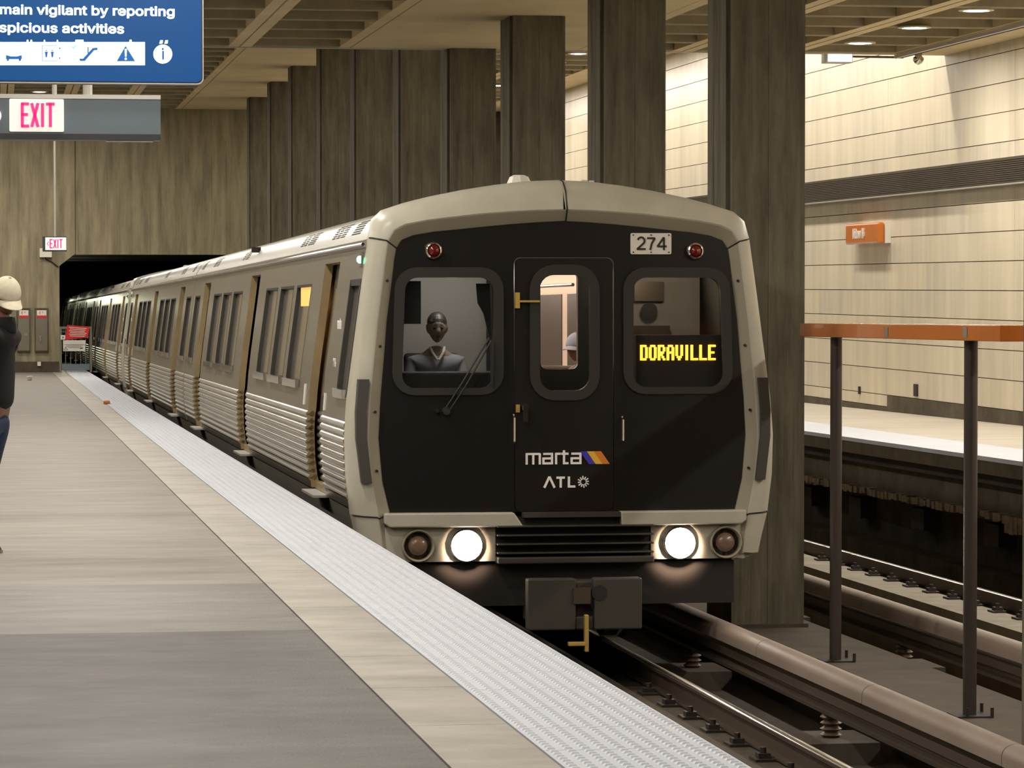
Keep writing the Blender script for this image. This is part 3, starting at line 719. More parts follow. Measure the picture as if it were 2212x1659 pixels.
pair = [(0, 0), (1, 0)]
labs = ['foremost stainless steel rail car with black nose, numbered 274', 'second stainless rail car, joined blind end to the first', 'third rail car, its cream nose frame just outside the portal',
        'fourth rail car, inside the dark tunnel mouth', 'fifth rail car, deep in the dark tunnel', 'sixth rail car, last one glimpsed in the tunnel']
cars = [car0]
for k in range(1, 6): cars.append(copy_tree(car0))
for k, c in enumerate(cars):
    p = k//2; tag(c, labs[k], 'train car', grp)
    yy = YF+p*46.4+(0 if k % 2 == 0 else 2*CL+.15)
    c.location = (XC, yy, zt(2.68, yy)); c.rotation_euler = (-math.atan(S), 0, 0) if k % 2 == 0 else (math.atan(S), 0, PI)
for c in cars[1:]:            # markings that only the first car shows
    for ch in c.children:
        if ch.name.startswith(('number_plate',)):
            for q in list(ch.children): bpy.data.objects.remove(q)
        if ch.name.startswith('headlamp_rim'):
            for q in ch.children: q.data = q.data
lo_me = None
M_greenoff = mat('green_lamp_off', (.05, .25, .15), .3)
gm2 = None
for c in cars[1:]:
    for ch in c.children:
        if ch.name.startswith('indicator_lamp'):
            ch.data = ch.data.copy(); ch.data.materials[0] = M_greenoff
        if ch.name.startswith('headlamp_rim'):
            for q in ch.children:
                if q.data.materials[0] == M_head:
                    if lo_me is None: lo_me = q.data.copy(); lo_me.materials[0] = M_lens
                    q.data = lo_me

# ---- inside of the first car
MB().box(-1.36, 1.36, .45, 22.4, 1.19, 1.23).build('saloon_floor', M_cab, car0)
bh = plate('cab_bulkhead', [(-1.42, 1.2), (1.42, 1.2), (1.42, 3.2), (-1.42, 3.2)], [rrect(.085, .395, 2.245, 3.04, .05)], 1.70, 1.74, M_cab, car0)
plate('bulkhead_dark_plate', rrect(-.36, .52, 1.25, 3.1, .04), [rrect(.085, .395, 2.245, 3.04, .05)], 1.67, 1.70, M_salD, car0)  # dark plate added to keep the lit bulkhead dark behind the end door
for s in (-1, 1):
    x = (s*1.36, s*1.39); MB().box(min(x), max(x), 1.76, 22.4, 1.23, 3.15).build('saloon_lining', M_sal, car0)
    for (ya, yb) in [(3.3, 3.95)]+[(w_[0], w_[1]) for w_ in WINS]:
        x = (s*1.35, s*1.362); MB().box(min(x), max(x), ya, yb, 2.05, 2.9).build('dark_window', M_salD, car0)
MB().box(-1.39, 1.39, 1.76, 22.4, 3.12, 3.16).build('saloon_ceiling', M_sal, car0)
MB().box(-1.39, 1.39, 22.3, 22.4, 1.23, 3.15).build('saloon_end', M_sal, car0)
MB().box(-1.40, 1.40, .12, 1.70, 3.13, 3.16).build('cab_ceiling', M_cab, car0)
for x, y in ((.30, 3.4), (-.35, 6.0), (.35, 9.0)): MB().cyl((x, y, 1.23), (x, y, 3.12), .017, 10).build('stanchion_pole', M_chrome, car0)
MB().tube([(.62, 3.2, 2.95), (.62, 9, 2.95)], .016).build('grab_pole', M_chrome, car0)
MB().box(.02, .30, 5.5, 5.56, 1.23, 3.1).build('windbreak_panel', M_salD, car0)
for x in (-.45, .45):
    MB().box(x*2.6-.06, x*2.6+.06, 2.2, 21.8, 3.10, 3.12).build('light_strip', mat('saloon_tube', (1, .95, .9), .5, emit=(1, .86, .74), es=9), car0)
ld = bpy.data.lights.new('saloon_lamp', 'AREA'); ld.shape = 'RECTANGLE'; ld.size = 1.2; ld.size_y = 12; ld.energy = 150; ld.color = (1, .86, .76)
lo = bpy.data.objects.new('saloon_lamp', ld); COL.objects.link(lo); lo.parent = car0; lo.location = (0, 9, 3.05)
ld = bpy.data.lights.new('cab_fill', 'POINT'); ld.energy = 15; ld.color = (1, .95, .88); ld.shadow_soft_size = .1  # unseen fill light added to brighten the cab, has no fitting
lo = bpy.data.objects.new('cab_fill', ld); COL.objects.link(lo); lo.parent = car0; lo.location = (-.75, .9, 3.02)
ld = bpy.data.lights.new('cab_fill', 'POINT'); ld.energy = 9; ld.color = (1, .85, .6); ld.shadow_soft_size = .1  # second added fill light, for the right half of the cab
lo = bpy.data.objects.new('cab_fill', ld); COL.objects.link(lo); lo.parent = car0; lo.location = (.9, .9, 3.02)
MB().box(-1.35, -.45, .14, .62, 1.23, 2.25).build('driving_desk', M_dark, car0, bevel=.02)
MB().box(-1.26, -1.08, .25, .27, 2.62, 2.95).build('sun_visor', M_salD, car0)
MB().prism([(-.66, 2.93), (-.55, 2.93), (-.54, 2.45), (-.60, 2.7), (-.645, 2.78)], lambda u, v, t: (u, t, v), .2, .22).build('cab_curtain', M_salD, car0)
MB().box(.58, 1.30, .12, .40, 2.05, 2.53).build('destination_box', M_dark, car0)
MB().lathe([(.07, 0), (.06, .03), (0, .04)], (.98, 1.62, 2.72), 'y', 16).build('cab_fan', M_salD, car0)
MB().box(.82, 1.15, 1.60, 1.69, 2.15, 2.60).build('cab_locker', M_louv, car0); MB().box(.86, 1.10, 1.63, 1.69, 2.8, 2.96).build('cab_fitting', M_louv, car0)
# dot matrix lettering
F57 = {'D': ['11110', '10001', '10001', '10001', '10001', '10001', '11110'], 'O': ['01110', '10001', '10001', '10001', '10001', '10001', '01110'], 'R': ['11110', '10001', '10001', '11110', '10100', '10010', '10001'],
       'A': ['01110', '10001', '10001', '11111', '10001', '10001', '10001'], 'V': ['10001', '10001', '10001', '10001', '10001', '01010', '00100'], 'I': ['010', '010', '010', '010', '010', '010', '010'],
       'L': ['10000', '10000', '10000', '10000', '10000', '10000', '11111'], 'E': ['11111', '10000', '10000', '11110', '10000', '10000', '11111']}
dm = MB(); cols_ = sum(len(F57[c][0])+2 for c in 'DORAVILLE')-1; pitch = .597/cols_; cx = .612; pz = .0172
for ch in 'DORAVILLE':
    g = F57[ch]
    for r_ in range(7):
        for c_ in range(len(g[0])):
            if g[r_][c_] == '1':
                x = cx+c_*pitch; z = 2.335+(6-r_)*pz; dm.box(x, x+pitch*2.05, .112, .119, z, z+pz*.93)
    cx += (len(g[0])+2)*pitch
dm.build('destination_lettering', M_amber, car0)
sgn = MB().box(-1.508, -1.44, 4.53, 5.75, 2.74, 2.945).build('side_destination_sign', mat('amber_side_sign', (.8, .4, .1), .5, emit=(1, .50, .12), es=.8), car0)
for x, e in ((-.765, 260), (.90, 420)):
    ld = bpy.data.lights.new('headlamp_beam', 'SPOT'); ld.energy = e; ld.color = (1, .72, .5); ld.spot_size = math.radians(100); ld.spot_blend = .9; ld.shadow_soft_size = .09
    lo = bpy.data.objects.new('headlamp_beam', ld); COL.objects.link(lo); lo.parent = car0; lo.location = (x, -.06, .925); lo.rotation_euler = (PI/2-.16, 0, 0)

# ================================================================== TRACK THINGS
def rail(x, label, y1=120):
    r = empty('running_rail', (x, 0, 0), label, 'rail', 'running rails')
    y0 = 4
    for nm, a, b, h0, h1, m_ in (('rail_base', -.07, .07, 2.845, 2.83, M_rail), ('web', -.012, .012, 2.83, 2.715, M_rail), ('rail_side', -.036, .036, 2.715, 2.690, M_rail), ('rail_head', -.032, .032, 2.69, 2.68, M_railtop)):
        if nm == 'rail_head':
            R_ = [[(.034*math.cos(t), yy, zt(2.694, yy)+.012*math.sin(t)) for t in [PI*k/10 for k in range(11)]] for yy in (y0, y1)]
            MB().loft(R_, closed=True, caps=True).build(nm, m_, r, auto=60)
        else: MB().tbox(a, b, y0, y1, h0, h1).build(nm, m_, r)
    return r
rail(4.99, 'polished steel rail nearest the camera, lit by the headlights'); rail(3.55, 'rail hidden below the white platform edge')
rail(9.55, 'thin bright rail of the far track, in front of the far platform'); rail(8.11, 'rail of the far track just behind the round cover')
fs = MB(); fs.box(-.20, .20, -.10, .10, 0, .018); fs.box(-.17, -.09, -.05, .05, .018, .05); fs.box(.09, .17, -.05, .05, .018, .05); fs.cyl((-.13, 0, .04), (-.13, 0, .085), .022, 8); fs.cyl((.13, 0, .04), (.13, 0, .085), .022, 8)
fme = fs.mesh('rail_fastener', M_fast)
for x, h, ya, yb, gp, lb_ in ((4.99, 2.86, 12.5, 25, 'fasteners of the near rail', 'dark bolted fastener holding the near rail beside the platform'), (9.55, 2.83, 21.5, 38, 'fasteners of the far track', 'dark bolted fastener on the pale plinth of the far track')):
    y = ya; nn = 0
    W1 = 'first second third fourth fifth sixth seventh eighth ninth tenth eleventh twelfth thirteenth fourteenth fifteenth sixteenth seventeenth eighteenth nineteenth twentieth'.split()
    while y < yb:
        nn += 1; lb2 = lb_ if nn > 20 else W1[nn-1]+' dark bolted fastener from the near end, '+('along the near rail' if x < 6 else 'on the far track plinth')
        o = inst(fme, 'rail_fastener', None, (x, y, zt(h, y)), (-math.atan(S), 0, 0)); tag(o, lb2, 'rail fastener', gp); y += .76
def third_rail(x, label, y1, hc=2.385, seams=23.9):
    t = empty('third_rail', (x, 0, 0), label, 'third rail', 'covered third rails')
    y = seams-3.03*5
    while y < y1:
        rings = []
        for yy in (y+.006, min(y1, y+3.024)):
            r_ = []
            for k in range(13):
                a = PI*k/12; r_.append((.085*math.cos(a), yy, zt(hc+.07, yy)+.07*math.sin(a)))
            r_ += [(-.085, yy, zt(hc+.125, yy)), (-.07, yy, zt(hc+.125, yy)), (.07, yy, zt(hc+.125, yy)), (.085, yy, zt(hc+.125, yy))]
            rings.append(r_)
        MB().loft(rings, closed=True, caps=True).build('cover_section', M_cover, t, auto=50)
        y += 3.03
    MB().tbox(-.05, .05, 8, y1, hc+.235, hc+.175).build('contact_rail', M_rail, t); MB().tbox(-.10, .02, 8, y1, hc+.30, hc+.275).build('contact_rail_foot', M_louv, t)
    MB().tbox(-.012, .012, 8, y1, hc+.28, hc+.23).build('contact_rail_web', M_rail, t)
    y = 12.8
    while y < min(y1, 45):
        ins = MB().lathe([(.05, 0), (.075, .02), (.045, .04), (.075, .06), (.045, .08), (.075, .10), (.045, .12), (.075, .14), (.05, .17)], (-.03, y, zt(hc+.47, y)), 'z', 14).build('insulator', M_ins, t)
        MB().tbox(-.30, .22, y-.35, y+.35, 3.02, hc+.468).build('insulator_base', M_plinth, t)
        y += 3.03*1.5
    return t
third_rail(5.60, 'near third rail under a tan rounded cover, passing the column foot', 90)
third_rail(7.37, 'far third rail under a tan rounded cover, behind the two brown posts', 90, seams=27.6)

# orange sign rail on two posts, between the tracks
orr = empty('orange_sign_rail', (6.30, 20.9, 0), 'glossy orange sign rail carried by two dark posts between the tracks', 'sign rail')
z0_ = lambda Y, h: -(h+S*Y)
yA, yB = atX(2160, 720, 6.30).y, 26.9
hb, ht = 738, 703
b = MB(); hT = .067; 
def zline(px, py, X=6.30): p = atX(px, py, X); return p.y, p.z
(ya_, zta), (_, zba) = zline(2160, 703), zline(2160, 738)
(yb_, ztb), (_, zbb) = zline(1728, 698.5), zline(1728, 727)
sl_ = .45
b = MB(); b.hexa([(0, ya_-20.9, zba), (sl_, ya_-20.9, zba), (sl_, yb_-20.9, zbb), (0, yb_-20.9, zbb), (0, ya_-20.9, zta), (sl_, ya_-20.9, zta), (sl_, yb_-20.9, ztb), (0, yb_-20.9, ztb)])
b.build('fascia', M_orange, orr, bevel=.006)
for px in (1806, 2097):
    p = atX(px, 900, 6.42); zb_ = zt(2.68, p.y)-0
    pt = MB().cyl((.12, p.y-20.9, zb_), (.12, p.y-20.9, zba+.01), .046, 16).build('post', M_post, orr, auto=40)
    ab = MB(); 
    for dx, dy in ((.12, -.12), (.12, .12), (-.05, -.12)): ab.cyl((.12+dx, p.y-20.9+dy, zb_), (.12+dx, p.y-20.9+dy, zb_+.07), .012, 6)
    ab.box(.0, .24, p.y-20.9-.12, p.y-20.9+.12, zb_-.01, zb_+.012); ab.build('anchor_bolts', M_dark, orr)
for px in (1915, 2085):
    p = atX(px, 718, 6.30); MB().box(-.004, .0, p.y-20.9-.05, p.y-20.9+.05, p.z-.035, p.z+.035).build('painted_reflection', M_cover, orr)  # reflections on the glossy fascia, painted as pale patches

# station sign on the right wall
yS0, yS1 = atX(1896, 500, 13.2).y, atX(1826, 500, 13.2).y
zS = atX(1860, 504, 13.2).z
ss = empty('station_sign', (XW, (yS0+yS1)/2, zS), 'orange box sign reading Midtown N4 on the cream wall', 'sign')
hl_ = (yS1-yS0)/2
MB().box(-.09, 0, -hl_-.02, hl_-.25, -.16, .16).build('mounting_box', M_white, ss)
MB().box(-.20, -.09, -hl_, hl_, -.165, .155).build('sign_body', M_orange, ss, bevel=.03)
text('Midtown N4', .30, M_white, ss, (-.204, .15, 0), (PI/2, 0, -PI/2), bold=.004, wx=.62)

# box light, conduit and dome at the end of the low ceiling
pb = atY(1808, 124, YS+.25)
bl = empty('box_light', (pb.x, YS+.25, pb.z), 'small white box light hanging at the low ceiling edge', 'light fitting')
MB().box(-.20, .20, -.12, .12, -.085, .085).build('housing', M_edge, bl, bevel=.01); MB().box(-.165, .19, -.128, -.12, -.07, .075).build('face', mat('box_light_face', (.8, .85, .9), .4, emit=(.75, .85, 1), es=.9), bl)
MB().cyl((-.1, 0, .08), (-.1, 0, ZL-pb.z+.05), .012, 8).build('hanger', M_dark, bl); MB().cyl((.1, 0, .08), (.1, 0, ZL-pb.z+.05), .012, 8).build('hanger', M_dark, bl)
c0 = atY(1842, 122, YS+.25); c1 = atY(1950, 124, YS+.2); c2 = atY(1980, 116, YS-.2)
tag(MB().tube([c0, c1, (c1.x+.1, c1.y, c1.z+.06), c2], .016).build('conduit_pipe', M_louv), 'thin brown conduit sagging from the white box light to the dome', 'conduit')
pd = atY(1984, 106, YS-.3)
dc = empty('dome_camera', (pd.x, YS-.3, ZL), 'small silver dome camera under the low ceiling edge by the wall', 'camera')
MB().lathe([(.05, 0), (.05, -.05), (.075, -.07), (.075, -.11), (.05, -.15), (.01, -.17)], (0, 0, 0), 'z', 16).build('dome', M_chrome, dc, smooth=True)

# ================================================================== PLATFORM THINGS
# blue information display, hanging near
YD = 18.0
def P3(x, y, Y): return atY(x, y, Y)
cr = P3(440, 183, YD); tl = P3(-330, -190, YD)
disp = empty('information_display', (0, YD, 0), 'blue lit information screen hanging above the platform, white lettering', 'display')
outer = rrect(tl.x, cr.x, cr.z, tl.z, .035)
plate('casing', outer, [], 0, .11, M_case, disp)
plate('casing_edge', outer, [rrect(tl.x+.006, cr.x-.006, cr.z+.006, tl.z-.006, .03)], -.006, .004, M_edge, disp)
plate('screen', rrect(tl.x+.012, cr.x-.012, cr.z+.012, tl.z-.012, .028), [], -.004, .001, M_screen, disp)
for x in (tl.x+.35, cr.x-.35): MB().cyl((x, .05, tl.z-.01), (x, .05, ZL), .02, 10).build('hanger', M_dark, disp)
pxm = YD/7285*1.0
def line(s, xl, xr, yb, size, ygl=None):
    me = text_mesh(s, size, M_txt, depth=.003, bold=size*.021, align='RIGHT')
    xs = [v.co.x for v in me.vertices]; wdt = max(xs)-min(xs)
    target = P3(xr, yb, YD).x-P3(xl, yb, YD).x
    k = target/wdt; mx = max(xs); y0 = None
    for v in me.vertices: v.co.x = (v.co.x-mx)*k
    p = P3(xr, yb, YD); o = inst(me, 'lettering', disp, (p.x, -.005, p.z), (PI/2, 0, 0)); return o
ts = 36*pxm
line('remain vigilant by reporting', -31, 377, 25, ts*1.06); line('suspicious activities', -38, 268, 62.5, ts*1.06)
def flat(pts, m_, nm, dy=-.006, t=.002):
    q = [P3(x, y, YD) for x, y in pts]; return MB().prism([(v.x, v.z) for v in q], lambda u, v, tt: (u, tt, v), dy, dy+t).build(nm, m_, disp)
flat([(-300, 91), (313, 91), (313, 141), (-300, 141)], M_txt, 'icon_bar', -.005)
def circ(cx, cy_, r, n=28): return [(cx+r*math.cos(2*PI*i/n), cy_+r*math.sin(2*PI*i/n)) for i in range(n)]
flat(circ(351.5, 117, 20.5), M_txt, 'information_disc'); flat(circ(351.5, 106, 2.6, 10), M_icon, 'letter_i_dot', -.009); flat([(350, 110), (354, 110), (354, 129), (350, 129)], M_icon, 'letter_i', -.009)
for a in (344, 355): flat([(a, 95), (a+2, 87), (a+8, 87), (a+7, 94)], M_txt, 'text_fragment')
for a, b_ in ((57, 62), (65, 70), (94, 98), (122, 126), (162, 181), (279, 285)): flat([(a, 91), (a+1, 86), (b_-1, 86), (b_, 91)], M_txt, 'text_fragment')
# icons: vehicle, lift, escalator, warning triangle
flat([(13, 119), (24, 122), (37, 122), (47, 119), (47, 128), (13, 128)], M_icon, 'vehicle_icon', -.009)
for cx in (17, 43): flat(circ(cx, 129.5, 2.6, 10), M_icon, 'vehicle_icon_wheel', -.009)
for x0, x1, y0, y1 in ((91, 92, 98, 132), (122.5, 123.5, 98, 132), (91, 123.5, 98, 99), (91, 123.5, 131, 132)): flat([(x0, y0), (x1, y0), (x1, y1), (x0, y1)], M_icon, 'lift_icon_frame', -.009)
for cx in (100, 113):
    flat(circ(cx, 109.5, 1.5, 8), M_icon, 'lift_icon_figure', -.009); flat([(cx-4, 112), (cx+4, 112), (cx+2.5, 116), (cx+1.6, 124), (cx-1.6, 124), (cx-2.5, 116)], M_icon, 'lift_icon_figure', -.009)
flat([(127, 103), (131, 103), (129, 108)], M_icon, 'lift_icon_arrow', -.009); flat([(127, 124), (131, 124), (129, 129)], M_icon, 'lift_icon_arrow', -.009)
flat([(171, 127), (179, 127), (200, 104), (210, 103), (211, 108), (203, 109), (183, 132), (173, 132)], M_icon, 'escalator_icon', -.009); flat([(189, 102), (191.5, 102), (191.5, 115), (189, 115)], M_icon, 'escalator_icon_figure', -.009)
flat([(271, 99), (252, 132.5), (292, 132.5)], M_icon, 'warning_triangle', -.009); flat([(269, 106), (274, 106), (273, 123), (270, 123)], M_txt, 'warning_mark', -.012); flat(circ(271.5, 127.5, 2.6, 10), M_txt, 'warning_mark', -.012)
M_tick = mat('tick_green', (0, .6, .4), .5, emit=(.1, .8, .6), es=.8)
flat([(155, 101), (157, 100), (159, 103), (163, 97), (165, 98), (159, 106)], M_tick, 'tick', -.009)

# hanging exit sign
YX = 24.0
ex = empty('hanging_exit_sign', (0, YX, 0), 'long grey hanging sign box with lit red EXIT panel below the blue display', 'exit sign')
a = P3(-330, 200, YX); b_ = P3(347, 300, YX)
zb1, zb2, zb3 = P3(0, 212, YX).z, P3(0, 288, YX).z, P3(0, 301, YX).z
MB().box(a.x, b_.x, 0, .20, zb2, zb1).build('sign_body', M_signal, ex); MB().box(a.x, b_.x, -.012, .21, zb1, a.z).build('top_channel', M_edge, ex); MB().box(a.x, b_.x, -.01, .21, zb3, zb2).build('bottom_channel', M_case, ex)
MB().box(P3(230, 300, YX).x, P3(332, 300, YX).x, .02, .18, zb3-.006, zb3).build('light_slot', M_edge, ex)
q0, q1 = P3(20, 213.5, YX), P3(138, 285, YX)
ep = plate('exit_panel', rrect(q0.x, q1.x, q1.z, q0.z, .01), [], -.02, 0, M_lit, ex)
def exit_letters(px0, px1, py0, py1, Y, parent, dy):
    m = MB(); A, B = P3(px0, py1, Y), P3(px1, py0, Y); W_, H_ = B.x-A.x, B.z-A.z; w_ = W_*.062; fn = lambda u, v, t: (A.x+u, t, A.z+v)
    e = [(.03, 0, .03, 1), (.0, .965, .235, .965), (0, .52, .20, .52), (0, .035, .235, .035)]; xx = [(.31, 0, .50, 1), (.50, 0, .31, 1)]; ii = [(.635, 0, .635, 1)]; tt = [(.87, 0, .87, 1), (.74, .965, 1, .965)]
    strokes(m, [(a*W_, b*H_, c*W_, d*H_) for a, b, c, d in e+xx+ii+tt], w_*1.5, fn, dy-.004, dy); return m.build('exit_lettering', M_pink, parent)
exit_letters(46, 118, 223.5, 274.5, YX, ep, -.021)
plate('route_disc', [(P3(-16, 250, YX).x+.062*math.cos(t_), P3(0, 250, YX).z+.062*math.sin(t_)) for t_ in [2*PI*i/24 for i in range(24)]], [], -.012, 0, M_lit, ex)
for px in (118, 190): x_ = P3(px, 190, YX).x; MB().cyl((x_, .1, a.z-.01), (x_, .1, ZL), .018 if px < 150 else .035, 10).build('hanger_tube', M_edge, ex)
# far exit sign on a pole from the ceiling
YZ = 83.5
e2_ = empty('hanging_exit_sign', (0, YZ, 0), 'small dark framed EXIT sign with left arrow near the end wall', 'exit sign')
A_, B_ = P3(92, 543.5, YZ), P3(144, 511, YZ); MB().box(A_.x, B_.x, 0, .2, A_.z, B_.z).build('housing', M_case, e2_)
A_, B_ = P3(98, 540, YZ), P3(143, 513, YZ); pn_ = MB().box(A_.x, B_.x, -.02, 0, A_.z, B_.z).build('exit_panel', M_lit, e2_)
exit_letters(107.5, 135, 517, 536, YZ, pn_, -.022)
m = MB(); A_ = P3(101.5, 526.5, YZ); strokes(m, [(0, 0, .045, .045), (0, 0, .045, -.045)], .018, lambda u, v, t: (A_.x+u, t, A_.z+v), -.026, -.021); m.build('arrow', M_pink, pn_)
x_ = P3(119, 500, YZ).x; MB().cyl((x_, .1, B_.z+.02), (x_, .1, ZU+.34), .03, 10).build('pole', M_edge, e2_)
A_, B_ = P3(86, 556, YE-.2), P3(112, 536, YE-.2)
eb = empty('emergency_light', ((A_.x+B_.x)/2, YE, (A_.z+B_.z)/2), 'white box on the end wall behind the small exit sign', 'wall box'); MB().box(-.16, .16, -.14, 0, -.12, .12).build('housing', M_white, eb, bevel=.01)
k0, k1, k2 = P3(98, 556, YE-.03), P3(112, 566, YE-.03), P3(126, 577, YE-.03)
tag(MB().tube([k0, k0+Vector((.02, 0, -.05)), k1, k2], .02, 6).build('cable', M_dark), 'thin black cable from the white wall box to the portal corner', 'cable')

# phone cabinets in the end wall
for px0, px1, lab in ((77, 102, 'grey emergency phone cabinet with white and red sign, beside the portal'), (39, 63, 'grey wall cabinet half hidden behind the man in the cap')):
    A_, B_ = P3(px0, 757, YE-.05), P3(px1, 668, YE-.05); c_ = empty('phone_cabinet', ((A_.x+B_.x)/2, YE-.05, (A_.z+B_.z)/2), lab, 'cabinet')
    W_, H_ = (B_.x-A_.x)/2, (B_.z-A_.z)/2
    cm_ = plate('cabinet_frame', [(-W_-.03, -H_-.03), (W_+.03, -H_-.03), (W_+.03, H_+.03), (-W_-.03, H_+.03)], [[(-W_, -H_), (W_, -H_), (W_, H_), (-W_, H_)]], -.03, .05, M_concD, c_)
    dr_ = MB().box(-W_, W_, -.01, .03, -H_, H_).build('cabinet_door', M_cabin, c_)
    MB().box(-W_*.75, W_*.85, -.018, -.012, H_*.70, H_*.95).build('sign_plate', M_white, c_); MB().box(-W_*.75, W_*.85, -.018, -.012, H_*.58, H_*.70).build('red_strip', M_signred, c_)
    ph = MB(); strokes(ph, [(-.03, H_*.76, -.045, H_*.83), (-.045, H_*.83, -.03, H_*.90), (.02, H_*.85, .05, H_*.87)], .018, lambda u, v, t: (u, t, v), -.022, -.018); ph.build('phone_symbol', M_signred, c_)
    MB().tube([(-.03, -.03, -.18), (-.03, -.05, -.2), (-.03, -.05, -.30), (-.03, -.03, -.32)], .012, 6).build('handle', M_chrome, c_) if px0 > 70 else MB().lathe([(.035, 0), (.035, -.02), (.02, -.02), (.02, 0)], (.06, 0, -.12), 'y', 14).build('lock', M_chrome, c_)
A_ = P3(84.5, 786, YE-.05); tag(MB().box(-.045, .045, -.03, .05, -.055, .055).build('wall_socket', M_white, loc=(A_.x, YE-.05, A_.z)), 'small white socket low on the end wall under the cabinet', 'socket')

# gate with warning signs in the portal
YG = YE-.35
g0, g1 = P3(131, 800, YG), P3(196, 705, YG); zf = zt(1.46, YG)
gt = empty('portal_gate', (g0.x, YG, zf), 'low dark gate closing the tunnel walkway beside the train', 'gate')
gx = g1.x-g0.x
gf = MB()
for x in (0, gx): gf.box(x-.03, x+.03, -.03, .03, 0, 1.20)
gf.box(0, gx, -.02, .02, 1.14, 1.2); gf.build('gate_frame', M_cabin, gt)
MB().box(.02, gx-.02, -.03, .01, .06, .22).build('kick_plate', M_signal, gt)
for k in range(1, 6): MB().cyl((gx*k/6, 0, .22), (gx*k/6, 0, 1.15), .012, 6).build('bar', M_cabin, gt)
def sign_quad(pts, Y, name, m_, lab):
    q = [P3(x, y, Y) for x, y in pts]; c = sum(q, Vector())/4; r = empty(name, c, lab, 'sign')
    MB().prism([(v.x-c.x, v.z-c.z) for v in q], lambda u, v, t: (u, t, v), -.01, .01).build('sign_plate', m_, r); return r, c
r1, c1_ = sign_quad([(145, 702), (193.5, 706), (190, 729), (141, 734)], YG-.07, 'warning_sign', M_signred, 'red warning sign with white lines on the tunnel gate, above the STOP sign')
m = MB()
for k in range(6):
    a = P3(149+(k % 2)*2, 707+3.7*k, YG-.085)-c1_; b2 = P3(187-(k % 3)*2, 710+3.4*k, YG-.085)-c1_; strokes(m, [(a.x, a.z, b2.x, b2.z)], .018, lambda u, v, t: (u, t, v), -.018, -.012)
m.build('illegible_lines', M_white, r1)
r2, c2_ = sign_quad([(136, 735), (185, 735), (184, 758.5), (136.5, 758.5)], YG-.07, 'warning_sign', M_white, 'white STOP sign with warning triangle on the tunnel gate')
text('STOP', .085, M_signred, r2, P3(158, 739, YG)-c2_+Vector((0, -.06, 0)), bold=.002, spacing=1.3, wx=1.15)
m = MB()
for k in range(3):
    a = P3(139+4*k, 744.6+3.1*k, YG)-c2_; b2 = P3(183-6*k, 744.6+3.1*k, YG)-c2_; strokes(m, [(a.x, a.z, b2.x, b2.z)], .010, lambda u, v, t: (u, t, v), -.014, -.010)
m.build('illegible_lines', M_rub, r2)
A_ = P3(142, 753, YG)-c2_; m = MB(); strokes(m, [(A_.x-.05, A_.z-.035, A_.x, A_.z+.05), (A_.x, A_.z+.05, A_.x+.05, A_.z-.035), (A_.x+.05, A_.z-.035, A_.x-.05, A_.z-.035), (A_.x, A_.z+.02, A_.x, A_.z-.015)], .010, lambda u, v, t: (u, t, v), -.014, -.010); m.build('triangle_symbol', M_rub, r2)
A_ = P3(175.5, 752, YG)-c2_; MB().box(A_.x-.04, A_.x+.04, -.014, -.010, A_.z-.014, A_.z+.014).build('dark_label', M_rub, r2)
r3, c3_ = sign_quad([(131, 724), (141, 724), (141, 733.5), (131, 733.5)], YG-.09, 'notice_plate', M_white, 'tiny pale notice plate left of the red sign on the gate')
m = MB(); strokes(m, [(-.02, -.02, .02, .02), (-.02, .02, .02, -.02)], .012, lambda u, v, t: (u, t, v), -.014, -.010); m.build('mark', M_rub, r3)

# litter: cup lying by the edge, cup standing far off
pc = None
def onplat(x, y, h=1.46):
    d = ray(x, y); return d*(-h/(d.z+S))
q = onplat(231, 874); cu_ = empty('paper_cup', q+Vector((0, 0, .035)), 'orange paper cup lying on its side on the tactile strip line', 'cup', rot=(0, 0, .3))
MB().lathe([(.030, -.05), (.034, .02), (.036, .04)], (0, 0, 0), 'x', 16).build('cup_body', mat('orange_paper', (.6, .17, .05), .6), cu_, smooth=True)
MB().lathe([(.038, .04), (.038, .052), (.030, .056)], (0, 0, 0), 'x', 16).build('lid', M_cup, cu_)
q = onplat(64, 822); cu_ = empty('paper_cup', q, 'tiny white cup standing on the paving near the end wall', 'cup')
MB().lathe([(.045, 0), (.058, .085), (.062, .09), (.062, .10), (.05, .10)], (0, 0, 0), 'z', 16).build('cup_body', M_cup, cu_, smooth=True)

